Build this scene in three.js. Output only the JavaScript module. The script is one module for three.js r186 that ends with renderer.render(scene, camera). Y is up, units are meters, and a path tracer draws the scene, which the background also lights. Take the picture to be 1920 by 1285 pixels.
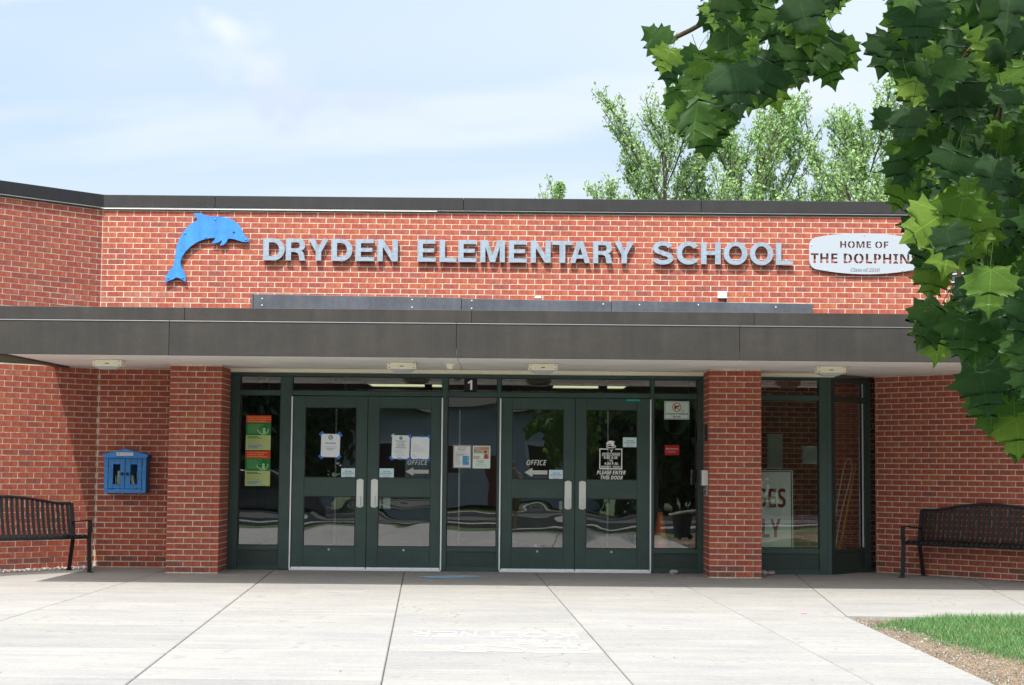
import * as THREE from 'three';
import { mergeGeometries } from 'three/addons/utils/BufferGeometryUtils.js';
import { RoundedBoxGeometry } from 'three/addons/geometries/RoundedBoxGeometry.js';
import { FontLoader } from 'three/addons/loaders/FontLoader.js';
import { MarchingCubes } from 'three/addons/objects/MarchingCubes.js';
import { RectAreaLightUniformsLib } from 'three/addons/lights/RectAreaLightUniformsLib.js';

// ───────────────────────── camera, sky, sun, exposure
const scene = new THREE.Scene();
const camera = new THREE.PerspectiveCamera(23.38, 1024 / 685, 0.1, 900);
camera.position.set(0, 1.257, 20.52);
camera.rotation.set(4.34 * Math.PI / 180, 0, 0, 'YXZ');
camera.rotateZ(0.515 * Math.PI / 180);
scene.add(camera);

const R = (s) => () => { s |= 0; s = s + 0x6D2B79F5 | 0; let t = Math.imul(s ^ s >>> 15, 1 | s); t = t + Math.imul(t ^ t >>> 7, 61 | t) ^ t; return ((t ^ t >>> 14) >>> 0) / 4294967296; };
const hash = (x, y, s) => { let h = Math.imul(x, 374761393) + Math.imul(y, 668265263) + Math.imul(s, 974634523) | 0; h = Math.imul(h ^ h >>> 13, 1274126177); h ^= h >>> 16; return (h >>> 0) / 4294967296; };
function vnoise(x, y, s, px = 0, py = 0) {
  const xi = Math.floor(x), yi = Math.floor(y), fx = x - xi, fy = y - yi, u = fx * fx * (3 - 2 * fx), v = fy * fy * (3 - 2 * fy);
  const w = (a, p) => p ? ((a % p) + p) % p : a;
  const a = hash(w(xi, px), w(yi, py), s), b = hash(w(xi + 1, px), w(yi, py), s), c = hash(w(xi, px), w(yi + 1, py), s), d = hash(w(xi + 1, px), w(yi + 1, py), s);
  return a + (b - a) * u + (c - a) * v + (a - b - c + d) * u * v;
}
function fbm(x, y, s, oct = 4, px = 0, py = 0) { let t = 0, a = .5, n = 0; for (let i = 0; i < oct; i++) { t += a * vnoise(x, y, s + i, px, py); n += a; a *= .5; x *= 2; y *= 2; px *= 2; py *= 2; } return t / n; }
const sstep = (a, b, x) => { const t = Math.min(1, Math.max(0, (x - a) / (b - a))); return t * t * (3 - 2 * t); };
const mix = (a, b, t) => a + (b - a) * t;

const SUN = new THREE.Vector3(-.22, 1, .6).normalize();
{
  const W = 3072, H = 1536, data = new Float32Array(W * H * 4);
  for (let j = 0; j < H; j++) {
    const el = (j + .5) / H * Math.PI - Math.PI / 2, sy = Math.sin(el), cy = Math.cos(el);
    for (let i = 0; i < W; i++) {
      const ph = ((i + .5) / W - .5) * 2 * Math.PI, dx = Math.cos(ph) * cy, dz = Math.sin(ph) * cy, o = (j * W + i) * 4;
      let r, g, b;
      if (el < -.02) { r = .30; g = .31; b = .28; }
      else {
        const t = Math.max(0, sy), k = 1 - Math.exp(-Math.max(0, t - .105) * 4.6);
        // pale haze low down, blue higher up
        r = mix(.490, .105, k); g = mix(.560, .265, k); b = mix(.605, .545, k);
        const az = Math.atan2(dx, -dz);   // 0 straight ahead of the camera, positive to its right
        // thin high veil, in broad bands that drift over the whole sky
        const q = 1 / (t + .16), u = dx * q, v = dz * q;
        const warp = fbm(u * .8 + 3, v * 1.1 + 9, 17, 3) - .5;
        const veil = sstep(.32, .70, fbm(u * .55 + 7.3 + warp, v * 1.0 + 2.1 + warp * .6, 11, 5));
        const side = .5 + .5 * Math.sin(az * 2.1 + .15);
        const m = Math.min(1, .02 + .58 * veil * (.35 + side) + .42 * side);
        r = mix(r, .515, m * .85); g = mix(g, .57, m * .85); b = mix(b, .602, m * .85);
        // fine streaks of cirrus
        const ci = fbm(u * 1.1 + v * .35 + 5, v * 4.2 - u * .8, 23, 6), cm = sstep(.48, .78, ci) * sstep(.04, .16, el) * .5;
        r = mix(r, .585, cm); g = mix(g, .605, cm); b = mix(b, .615, cm);
        if (Math.abs(az + .155) < .2 && el < .36) { // one torn scrap of low cloud, white on top and grey-blue below
          const wx = (fbm(az * 30 + 2, el * 30, 61, 4) - .5) * .09, wy = (fbm(az * 30, el * 30 + 7, 67, 4) - .5) * .06, A = az + wx, E = el + wy;
          const blob = (a, e, wa, we) => Math.exp(-(((A - a) / wa) ** 2) - (((E - e) / we) ** 2));
          const tear = sstep(.30, .66, fbm(az * 46 + 1, el * 60, 47, 5));
          const c2 = Math.min(1, .95 * blob(-.146, .218, .060, .020) * (.25 + tear)), c1 = .4 * blob(-.172, .240, .034, .018) * tear, c3 = .38 * blob(-.170, .257, .013, .006) * (.3 + tear);
          r = mix(r, .43, c2); g = mix(g, .485, c2); b = mix(b, .585, c2);
          const w = Math.min(1, c1 + c3); r = mix(r, .60, w); g = mix(g, .615, w); b = mix(b, .62, w);
        }
        // glow round the sun, made broader and stronger to add fill light in shade
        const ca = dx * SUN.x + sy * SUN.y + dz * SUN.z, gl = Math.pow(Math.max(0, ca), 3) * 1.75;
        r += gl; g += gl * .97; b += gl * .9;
      }
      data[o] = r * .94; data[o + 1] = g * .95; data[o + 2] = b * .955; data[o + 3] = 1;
    }
  }
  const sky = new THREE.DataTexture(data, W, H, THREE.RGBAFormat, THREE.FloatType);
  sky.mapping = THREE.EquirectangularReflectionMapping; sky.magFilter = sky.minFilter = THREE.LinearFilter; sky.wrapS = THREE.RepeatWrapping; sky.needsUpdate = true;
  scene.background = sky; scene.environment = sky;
}
const sun = new THREE.DirectionalLight(new THREE.Color().setRGB(1, .965, .91), 3.3);
sun.position.copy(SUN).multiplyScalar(60); sun.castShadow = true; sun.shadow.radius = 1;
Object.assign(sun.shadow.camera, { left: -30, right: 30, top: 30, bottom: -30, near: 1, far: 160 }); sun.shadow.mapSize.set(4096, 4096);
scene.add(sun, sun.target);

const renderer = new THREE.WebGLRenderer({ antialias: true });
renderer.setSize(1024, 685);
renderer.toneMapping = THREE.LinearToneMapping;
renderer.toneMappingExposure = 1.80;
renderer.shadowMap.enabled = true;

// ───────────────────────── helpers
const used = {};
function numbered(n) { const k = used[n] = (used[n] ?? -1) + 1; return k ? n + '_' + String(k).padStart(3, '0') : n; }
function thing(name, label, category, pos = [0, 0, 0], turn = 0, group) {
  const o = new THREE.Group(); o.name = numbered(name); o.position.set(...pos); o.rotation.y = turn; o.userData = { label, category };
  if (group) o.userData.group = group; scene.add(o); return o;
}
function part(parent, name, geo, m, ud) {
  const o = new THREE.Mesh(geo, m); o.name = name; o.castShadow = o.receiveShadow = true; if (ud) o.userData = ud; parent.add(o); return o;
}
function one(name, geo, m, label, category, group) { const o = part(scene, numbered(name), geo, m, { label, category }); if (group) o.userData.group = group; return o; }
function struct(name, geo, m) { return part(scene, numbered(name), geo, m, { kind: 'structure' }); }
function box(w, h, d, x = 0, y = 0, z = 0) { const g = new THREE.BoxGeometry(w, h, d); g.translate(x, y, z); return g; }
function span(x0, x1, y0, y1, z0, z1) { return box(x1 - x0, y1 - y0, z1 - z0, (x0 + x1) / 2, (y0 + y1) / 2, (z0 + z1) / 2); }
function rspan(x0, x1, y0, y1, z0, z1, r = .003) { const g = new RoundedBoxGeometry(x1 - x0, y1 - y0, z1 - z0, 1, Math.min(r, (x1 - x0) / 2.2, (y1 - y0) / 2.2, (z1 - z0) / 2.2)); g.translate((x0 + x1) / 2, (y0 + y1) / 2, (z0 + z1) / 2); return g; }
function merge(list) { return mergeGeometries(list.map((g) => { const n = g.index ? g.toNonIndexed() : g; for (const k of Object.keys(n.attributes)) if (!['position', 'normal', 'uv', 'color'].includes(k)) n.deleteAttribute(k); return n; }), false); }
function cyl(r0, r1, h, n = 16) { return new THREE.CylinderGeometry(r0, r1, h, n); }
function bar(a, b, r, n = 8, r2 = r) { const A = new THREE.Vector3(...a), B = new THREE.Vector3(...b), d = B.clone().sub(A), g = cyl(r2, r, d.length(), n); g.applyQuaternion(new THREE.Quaternion().setFromUnitVectors(new THREE.Vector3(0, 1, 0), d.normalize())); g.translate((A.x + B.x) / 2, (A.y + B.y) / 2, (A.z + B.z) / 2); return g; }
function tube(pts, r, seg = 24, n = 7) { return new THREE.TubeGeometry(new THREE.CatmullRomCurve3(pts.map((p) => new THREE.Vector3(...p))), seg, r, n, false); }
function mat(c, rough = .8, o = {}) { return new THREE.MeshStandardMaterial({ color: new THREE.Color().setRGB(...c), roughness: rough, ...o }); }
function phys(c, rough, o = {}) { return new THREE.MeshPhysicalMaterial({ color: new THREE.Color().setRGB(...c), roughness: rough, ...o }); }
function dtex(n, m, fn, srgb = false) {
  const d = new Uint8Array(n * m * 4);
  for (let j = 0; j < m; j++) for (let i = 0; i < n; i++) { const v = fn(i / n, j / m), o = (j * n + i) * 4; for (let k = 0; k < 3; k++) d[o + k] = Math.max(0, Math.min(255, (Array.isArray(v) ? v[k] : v) * 255)); d[o + 3] = 255; }
  const t = new THREE.DataTexture(d, n, m); t.wrapS = t.wrapT = THREE.RepeatWrapping; t.magFilter = t.minFilter = THREE.LinearFilter; if (srgb) t.colorSpace = THREE.SRGBColorSpace; t.needsUpdate = true; return t;
}
function ctex(w, h, draw, srgb = true) { const c = document.createElement('canvas'); c.width = w; c.height = h; const x = c.getContext('2d'); draw(x, w, h); const t = new THREE.CanvasTexture(c); if (srgb) t.colorSpace = THREE.SRGBColorSpace; return t; }
function proj(v) { const p = v.clone().project(camera); return [(p.x + 1) * 960, (1 - p.y) * 642.5, p.z]; }
camera.updateMatrixWorld(); camera.updateProjectionMatrix();
const gy = (z) => z < 0 ? 0 : z < 24 ? -.01 * z : -.24;
// copies for materials that vary in tone
function planarUV(g, s, ax = 'x', ay = 'z', ou = 0, ov = 0) { const p = g.attributes.position, I = { x: 0, y: 1, z: 2 }; const uv = new Float32Array(p.count * 2); for (let i = 0; i < p.count; i++) { uv[2 * i] = p.array[3 * i + I[ax]] * s + ou; uv[2 * i + 1] = p.array[3 * i + I[ay]] * s + ov; } g.setAttribute('uv', new THREE.BufferAttribute(uv, 2)); return g; }

// ───────────────────────── materials
const brickGrain = dtex(256, 128, (u, v) => { const a = fbm(u * 10, v * 6, 3, 4, 10, 6), b = fbm(u * 60, v * 34, 5, 2, 60, 34); return .80 + .28 * (a - .5) + .34 * (b - .5); }, true);
const brickBump = dtex(256, 128, (u, v) => { const b = fbm(u * 48, v * 24, 9, 3, 48, 24); return .5 + .8 * (b - .5); });
const BC = [[.372, .083, .050], [.350, .075, .047], [.394, .094, .054], [.362, .085, .054], [.315, .072, .049], [.385, .088, .047], [.275, .072, .054], [.335, .089, .059], [.41, .110, .056], [.39, .130, .088], [.22, .075, .056]];
const BW = [.2, .38, .52, .66, .74, .86, .90, .95, 1];
const brickMats = BC.map((c) => mat(c.map((v) => v * 1.5), .86, { map: brickGrain, bumpMap: brickBump, bumpScale: .0012 }));
const brickStuff = mat([1, 1, 1], .86, { vertexColors: true, map: brickGrain, bumpMap: brickBump, bumpScale: .0012 });
const mortarTex = dtex(256, 256, (u, v) => { const a = fbm(u * 8, v * 8, 21, 4, 8, 8), b = fbm(u * 90, v * 90, 25, 2, 90, 90); return .82 + .2 * (a - .5) + .3 * (b - .5); }, true);
const mortar = mat([.88, .76, .59], .95, { map: mortarTex });
const metalGrain = dtex(512, 512, (u, v) => .86 + .20 * (fbm(u * 6, v * 12, 71, 4, 6, 12) - .5) + .16 * (fbm(u * 40, v * 2, 77, 3, 40, 2) - .5) + .10 * (fbm(u * 120, v * 120, 75, 2, 120, 120) - .5), true);
const fasciaBump = dtex(512, 64, (u, v) => .5 + .7 * (fbm(u * 9, v * 2, 81, 3, 9, 2) - .5));
const bronze = mat([.046, .040, .034], .48, { metalness: .15, map: metalGrain, bumpMap: fasciaBump, bumpScale: .0012 });
const bronzeDark = mat([.032, .029, .029], .5, { metalness: .15, map: metalGrain });
const beadMat = mat([.16, .16, .165], .42, { metalness: .4 });
const galv = mat([.80, .79, .76], .45, { metalness: .1 });
const raceMat = mat([.115, .125, .15], .5, { metalness: .25, map: metalGrain });
const soffitTex = dtex(512, 512, (u, v) => { const a = fbm(u * 7, v * 7, 91, 5, 7, 7), st = fbm(u * 3, v * 22, 95, 3, 3, 22); return .93 + .11 * (a - .5) + .07 * (st - .5); }, true);
const soffit = mat([.91, .885, .84], .8, { map: soffitTex });
const greenTex = dtex(256, 256, (u, v) => .88 + .22 * (fbm(u * 5, v * 9, 101, 4, 5, 9) - .5) + .10 * (fbm(u * 70, v * 70, 105, 2, 70, 70) - .5), true);
const green = mat([.034, .076, .064], .42, { map: greenTex });
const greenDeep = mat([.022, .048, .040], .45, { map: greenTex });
const gasket = mat([.012, .014, .014], .6);
const alum = mat([.83, .85, .88], .32, { metalness: .55 });
const steel = mat([.62, .62, .60], .36, { metalness: .75 });
const glass = phys([.72, .76, .74], 0, { transmission: 1, thickness: 0, ior: 2.35, specularIntensity: 1 });
const blackMetal = mat([.016, .017, .019], .42, { metalness: .2 });
const cream = mat([.80, .75, .59], .5);
const white = mat([.82, .82, .80], .5);

// ───────────────────────── walls of single bricks
const PX = .209, PY = .0677, J = .0115;
const brickGeo = new Map();
function bgeo(w, h, d) { const k = [w, h, d].map((v) => v.toFixed(3)).join(); if (!brickGeo.has(k)) { const g = box(w, h, d); const uv = g.attributes.uv; for (let i = 0; i < uv.count; i++) uv.setXY(i, uv.getX(i) * Math.max(w, d) / PX, uv.getY(i) * h / PX * 2); brickGeo.set(k, g); } return brickGeo.get(k); }
function tone(r) { const t = r(); return BW.findIndex((w) => t <= w); }
function layBricks(root, list, seed) {
  // list: {w,h,d,x,y,z, seen} in the wall's own frame
  const r = R(seed); root.updateMatrixWorld(true);
  for (const b of list) { b.t = tone(r); { const w = new THREE.Vector3(b.x, b.y, b.z).applyMatrix4(root.matrixWorld); if (w.y < .14 && r() < .45) b.t = 10; else if (w.y > 3 && w.z < .02 && w.x < -4.0 && w.y < 3.30 + .28 * vnoise(w.x * 2, 1, 5) && r() < .42) b.t = 9; else if (w.y > 3 && w.y < 3.5 && r() < .07) b.t = 9; } b.o = (r() - .5) * .0016; b.s = 0; const c = new THREE.Vector3(b.x, b.y, b.z).applyMatrix4(root.matrixWorld), p = proj(c); const inn = p[0] > -15 && p[0] < 1935 && p[1] > -15 && p[1] < 1300; b.s = b.seen && inn ? 1e4 / c.distanceTo(camera.position) * Math.sqrt(b.w) : -1; }
  const ord = list.slice().sort((a, b) => b.s - a.s), top = new Set(ord.slice(0, 300).filter((b) => b.s > 0)), rest = [];
  for (const b of list) {
    const g = bgeo(b.w, b.h, b.d);
    if (top.has(b)) { const m = part(root, 'brick', g, brickMats[b.t]); m.position.set(b.x + (b.ox ?? 0) * b.o, b.y, b.z + (b.oz ?? 1) * b.o); }
    else { const q = g.clone().toNonIndexed(); q.translate(b.x + (b.ox ?? 0) * b.o, b.y, b.z + (b.oz ?? 1) * b.o); const n = q.attributes.position.count, c = new Float32Array(n * 3); for (let i = 0; i < n; i++) c.set(BC[b.t].map((v) => v * 1.5), 3 * i); q.setAttribute('color', new THREE.BufferAttribute(c, 3)); rest.push(q); }
  }
  if (rest.length) part(root, 'brick_field', mergeGeometries(rest), brickStuff, { kind: 'stuff' });
}
function brickWall(label, pos, turn, x0, x1, y0, y1, phase, seed, seen = () => true, thick = .2, e0 = 0, e1 = 0) {
  const root = thing('brick_wall', label, 'wall', pos, turn);
  part(root, 'mortar', planarUV(span(x0 - e0, x1 + e1, y0, y1, -thick, 0), 1.2, 'x', 'y'), mortar);
  const L = []; let row = 0;
  for (let y = y0 + .002; y < y1 - .012; y += PY, row++) {
    const h = Math.min(PY - J, y1 - y - .004);
    for (let x = x0 - ((row % 2) * .5 + phase) * PX; x < x1; x += PX) {
      const a = Math.max(x0 + .004, x), b = Math.min(x1 - .004, x + PX - J); if (b - a < .02) continue;
      L.push({ w: b - a, h, d: .03, x: (a + b) / 2, y: y + h / 2, z: -.0125, seen: seen((a + b) / 2, y + h / 2) });
    }
  }
  layBricks(root, L, seed); return root;
}
function brickColumn(label, x0, seed, sideSeen) {
  const w = .617, z0 = .28, root = thing('brick_column', label, 'column', [x0, 0, z0]);
  part(root, 'mortar', planarUV(span(.0028, w - .0028, -.05, 2.452, .0028, w - .0028), 1.2, 'x', 'y'), mortar);
  const L = [], B = PX - J, D = .0995; let row = 0;
  for (let y = .004; y < 2.43; y += PY, row++) {
    const h = Math.min(PY - J, 2.447 - y), Y = y + h / 2;
    const along = (sx) => { for (let k = 0; k < 3; k++) sx(k * PX + B / 2, B); };
    const inner = (sx) => { sx(PX / 2 + B / 2, B); sx(PX * 1.5 + B / 2, B); };
    const fb = row % 2 ? along : inner, lr = row % 2 ? inner : along;
    fb((c, bw) => { L.push({ w: bw, h, d: D, x: c, y: Y, z: w - D / 2, seen: true }); L.push({ w: bw, h, d: D, x: c, y: Y, z: D / 2, seen: false, oz: -1 }); });
    lr((c, bw) => { L.push({ w: D, h, d: bw, x: w - D / 2, y: Y, z: c, seen: row % 2 === 0 || sideSeen > 0, ox: 1, oz: 0 }); L.push({ w: D, h, d: bw, x: D / 2, y: Y, z: c, seen: row % 2 === 0 || sideSeen < 0, ox: -1, oz: 0 }); });
  }
  layBricks(root, L, seed); return root;
}
const Q = Math.PI / 4;
brickWall('lower left brick wall set at an angle behind the left bench, partly in sun', [-5.12, 0, 0], Q, -4.6, -.002, -.06, 2.450, .55, 11, (x, y) => x > -1.6, .2, 0, .12);
brickWall('upper left angled brick wall above the canopy at the left edge', [-5.13, 0, 0], Q, -4.6, -.002, 2.87, 4.45, .3, 12, (x, y) => x > -1.6 && y > 3.15, .2, 0, .12);
brickWall('shaded recessed brick wall carrying the blue book box', [0, 0, 0], 0, -5.118, -3.40, -.06, 2.450, .42, 13, (x, y) => x < -3.9, .2, .12);
brickWall('long sunlit upper brick wall carrying the school name letters', [0, 0, 0], 0, -5.128, 5.44, 2.87, 4.44, .12, 14, (x, y) => x < 5.1 && y > 3.2, .2, .12);
brickWall('upper brick wall turning forward behind the maple leaves at right', [5.442, 0, 0], -Q, .002, 4, 2.87, 4.44, .2, 15, (x, y) => y > 3.2 && y < 3.8 && x < .3);
brickWall('lower right brick wall set at an angle behind the right bench', [4.585, 0, -.365], -Q, .002, 5.2, -.06, 2.450, .33, 16, (x, y) => x < 2.6);
brickColumn('left square brick column between the blue book box and the green doors', -4.053, 21, 1);
brickColumn('right square brick column between the doors and the corner window', 2.346, 22, -1);
brickWall('dim brick wall seen inside through the corner window', [2.75, 0, -1.05], Q * .35, 0, 2.3, 0, 2.58, .1, 17, (x, y) => x > .2 && y > .8, .15);

// ───────────────────────── roof edge
function coping(label, pos, turn, x0, x1, seams, split) {
  const c = thing('roof_coping', label, 'roof edge', pos, turn); let a = x0;
  for (const s of [...seams, x1]) { part(c, 'coping_panel', planarUV(rspan(a, s - .004, 4.462, 4.617, -.28, .045, .004), .4, 'x', 'y'), bronzeDark); a = s; }
  part(c, 'flashing', span(x0 + .02, split, 4.4405, 4.461, -.1, .035), galv);
  part(c, 'flashing', span(split + .004, x1 - .02, 4.450, 4.461, -.1, .030), galv);
  part(c, 'drip_edge', span(x0 + .02, x1 - .02, 4.432, 4.440, -.1, .020), bronzeDark);
}
coping('long dark metal roof coping over the upper wall', [0, 0, 0], 0, -5.13, 5.46, [-3.72, -.62, 2.35], -.95);
coping('dark metal roof coping on the angled wall at the left edge', [-5.13, 0, 0], Q, -4.6, -.012, [-2.1], -4.4);
coping('dark metal roof coping hidden behind maple leaves at the right', [5.462, 0, 0], -Q, .03, 4, [2.4], .2);
struct('flat_roof', merge([span(-9, 9, 4.28, 4.40, -14, -.21), span(-9, 9, 2.66, 2.8, -14, -.21)]), mat([.35, .34, .33], .9));

// ───────────────────────── canopy
{
  const c = thing('entrance_canopy', 'flat entrance canopy with dark metal fascia and white soffit over the doors', 'canopy');
  const prism = (poly, y0, y1) => { const s = new THREE.Shape(poly.map(([x, z]) => new THREE.Vector2(x, -z))); const g = new THREE.ExtrudeGeometry(s, { depth: y1 - y0, bevelEnabled: false }); g.rotateX(-Math.PI / 2); g.translate(0, y0, 0); return g; };
  const FX = -5.70;
  // soffit boards run front to back
  const cuts = [FX, -3.75, -.6, 2.66, 5.8, 9.2];
  for (let k = 0; k < 5; k++) {
    const l = cuts[k] + (k ? .003 : 0), r = cuts[k + 1] - .003;
    const poly = k ? [[l, -.6], [r, -.6], [r, 3.69], [l, 3.69]] : [[-5.50, .35], [-5.50, -.15], [r, -.15], [r, 3.69], [l + (k ? 0 : .125), 3.69]];
    part(c, 'soffit_panel', planarUV(prism(poly, 2.452, 2.47), .33, 'x', 'z', k * .37), soffit);
  }
  part(c, 'roof_deck', prism([[-5.48, .33], [-5.48, -.13], [9.2, -.13], [9.2, 3.69], [FX + .125, 3.69]], 2.475, 2.80), bronzeDark);
  const seams = [FX - 4.2, -6.41, -3.49, -.565, 2.32, 5.22, 9.3];
  for (let k = 0; k < 6; k++) {
    const a = Math.max(FX - .02, seams[k]) , b = seams[k + 1] - .003; if (b < a) continue;
    part(c, 'fascia_panel', planarUV(rspan(a, b, 2.37, 2.712, 3.695, 3.72, .004), .35, 'x', 'y', k * .31), bronze);
    part(c, 'fascia_cap', planarUV(rspan(a + .15, b + (k < 5 ? .15 : 0), 2.727, 2.862, 3.60, 3.709, .004), .35, 'x', 'y', k * .17), bronze);
    part(c, 'fascia_bead', rspan(a, b + .003, 2.7135, 2.7255, 3.69, 3.727, .005), beadMat);
  }
  const sb = new THREE.Shape([[-5.41, .26], [-5.555, .405], [FX - .02, 3.69], [FX + .12, 3.69]].map(([x, z]) => new THREE.Vector2(x, -z))), sg = new THREE.ExtrudeGeometry(sb, { depth: .43, bevelEnabled: false }); sg.rotateX(-Math.PI / 2); sg.translate(0, 2.43, 0);
  part(c, 'side_fascia', planarUV(sg, .35, 'z', 'y'), bronze);
  part(c, 'trim_strip', rspan(-4.0, 3.96, 2.402, 2.450, .05, .31, .006), cream.clone());
  for (const x of [-4.93, -3.67, -2.53, -1.24, -.03, 1.33, 2.9, 4.1]) for (let k = 0; k < 3; k++) part(c, 'vent_slot', span(x + k * .165, x + k * .165 + .13, 2.4495, 2.4535, 2.50, 2.56), gasket);
}
// long metal box above the canopy
{
  const c = thing('metal_raceway', 'long grey metal cover box on the brick just above the canopy', 'metal cover', [0, 0, 0]);
  c.rotation.z = -.0082;
  for (const [a, b, h] of [[-3.236, -.66, 3.356], [-.655, 1.20, 3.345], [1.205, 3.70, 3.353]]) part(c, 'cover_panel', planarUV(rspan(a, b, 3.06, h, .001, .085, .005), .4, 'x', 'y'), raceMat);
  for (const [x, y] of [[-3.13, 3.30], [-3.13, 3.22], [-1.27, 3.32], [-.53, 3.32], [-1.27, 3.225], [-.53, 3.225], [1.1, 3.305], [1.55, 3.305], [2.28, 3.315], [3.24, 3.305]]) { const g = cyl(.008, .008, .01, 8); g.rotateX(Math.PI / 2); g.translate(x, y, .088); part(c, 'bolt', g, galv); }
  part(c, 'end_cap', rspan(-3.262, -3.238, 3.06, 3.36, .001, .09, .004), raceMat);
}
{
  const c = thing('junction_box', 'small grey electrical box on the brick above the canopy', 'electrical box', [2.61, 3.425, 0]);
  part(c, 'cover', rspan(-.056, .056, -.04, .04, .002, .06, .006), white);
  for (const s of [-1, 1]) { const g = cyl(.006, .006, .006, 8); g.rotateX(Math.PI / 2); g.translate(s * .038, .004, .062); part(c, 'screw', g, steel); }
  part(c, 'conduit', bar([.04, -.04, .02], [.045, -.12, .02], .01), gasket);
}
{ const g = new THREE.SphereGeometry(.035, 12, 8); g.scale(1.3, .6, .8); g.translate(.32, 3.372, .05); one('rounded_stone', g, white, 'white rounded lump lying on top of the grey metal cover', 'stone'); }
{
  const c = thing('wall_louver', 'grey metal louver panel on the upper wall behind the leaves', 'louver', [5.442, 3.66, 0], -Q);
  part(c, 'panel', rspan(.07, .75, -.15, .14, .004, .05, .004), raceMat);
  for (const y of [-.055, .045]) part(c, 'blade', rspan(.06, .76, y - .006, y + .006, .05, .066, .003), galv);
}

// ───────────────────────── raised letters
const bold = await new FontLoader().loadAsync('fonts/droid/droid_sans_bold.typeface.json');
const serif = await new FontLoader().loadAsync('fonts/droid/droid_serif_regular.typeface.json');
const P = (...a) => new THREE.Shape(a.map(([x, y]) => new THREE.Vector2(x, y)));
function ring(cx, cy, rx, ry, n = 40) { const a = []; for (let i = 0; i < n; i++) { const t = i / n * Math.PI * 2; a.push([cx + rx * Math.cos(t), cy + ry * Math.sin(t)]); } return a; }
function strokeShape(pts, tx, ty) { // a band of changing thickness along a line
  const l = [], r = [];
  for (let i = 0; i < pts.length; i++) { const a = pts[Math.max(0, i - 1)], b = pts[Math.min(pts.length - 1, i + 1)], dx = b[0] - a[0], dy = b[1] - a[1], n = Math.hypot(dx, dy), nx = -dy / n, ny = dx / n, t = .5 * Math.hypot(tx * nx, ty * ny); l.push([pts[i][0] + nx * t, pts[i][1] + ny * t]); r.push([pts[i][0] - nx * t, pts[i][1] - ny * t]); }
  return P(...l, ...r.reverse());
}
const V = .225, Hh = .185; // stem and bar thickness, cap height 1
const glyph = {
  D() { const s = P([0, 0], [.42, 0], ...arc(.42, .5, .43, .5, -90, 90), [.42, 1], [0, 1]); s.holes.push(P([V, Hh], [.40, Hh], ...arc(.40, .5, .225, .5 - Hh, -90, 90), [.40, 1 - Hh], [V, 1 - Hh])); return [s, .85]; },
  R() { const s = P([0, 0], [V, 0], [V, .385], [.40, .385], [.515, .33], [.56, .22], [.575, .07], [.60, 0], [.85, 0], [.85, .03], [.81, .08], [.785, .26], [.74, .38], [.66, .445], [.76, .51], [.815, .60], [.825, .72], [.79, .85], [.71, .95], [.58, 1], [0, 1]); s.holes.push(P([V, .555], [V, .825], [.48, .825], [.565, .795], [.60, .70], [.575, .60], [.50, .555])); return [s, .85]; },
  Y() { return [P([.31, 0], [.54, 0], [.54, .40], [.85, 1], [.60, 1], [.43, .60], [.26, 1], [0, 1], [.31, .40]), .85]; },
  E() { return [P([0, 0], [.78, 0], [.78, Hh], [V, Hh], [V, .425], [.70, .425], [.70, .6], [V, .6], [V, 1 - Hh], [.76, 1 - Hh], [.76, 1], [0, 1]), .78]; },
  N() { return [P([0, 0], [.215, 0], [.215, .66], [.59, 0], [.82, 0], [.82, 1], [.605, 1], [.605, .34], [.225, 1], [0, 1]), .82]; },
  L() { return [P([0, 0], [.70, 0], [.70, Hh], [V, Hh], [V, 1], [0, 1]), .7]; },
  M() { return [P([0, 0], [.205, 0], [.205, .72], [.39, 0], [.60, 0], [.785, .72], [.785, 0], [.99, 0], [.99, 1], [.68, 1], [.495, .30], [.31, 1], [0, 1]), .99]; },
  T() { return [P([.29, 0], [.52, 0], [.52, 1 - Hh], [.81, 1 - Hh], [.81, 1], [0, 1], [0, 1 - Hh], [.29, 1 - Hh]), .81]; },
  A() { const s = P([0, 0], [.235, 0], [.295, .20], [.61, .20], [.67, 0], [.91, 0], [.575, 1], [.335, 1]); s.holes.push(P([.35, .375], [.555, .375], [.453, .72])); return [s, .91]; },
  H() { return [P([0, 0], [V, 0], [V, .42], [.575, .42], [.575, 0], [.80, 0], [.80, 1], [.575, 1], [.575, .61], [V, .61], [V, 1], [0, 1]), .8]; },
  O() { const s = P(...ring(.5, .5, .5, .525)); s.holes.push(P(...ring(.5, .5, .27, .335))); return [s, 1]; },
  C() { return [strokeShape(arc(.5, .5, .385, .425, 38, 322, 44), .235, .2), .9]; },
  S() { const a = arc(.44, .722, .305, .206, 12, 262, 26), b = arc(.44, .262, .33, .198, 82, -168, 26); return [strokeShape([...a, ...b], .225, .2), .88]; },
};
function arc(cx, cy, rx, ry, a0, a1, n = 18) { const o = []; for (let i = 0; i <= n; i++) { const t = (a0 + (a1 - a0) * i / n) * Math.PI / 180; o.push([cx + rx * Math.cos(t), cy + ry * Math.sin(t)]); } return o; }
const letterMat = mat([.38, .46, .55], .45, { metalness: .15, map: metalGrain });
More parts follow.
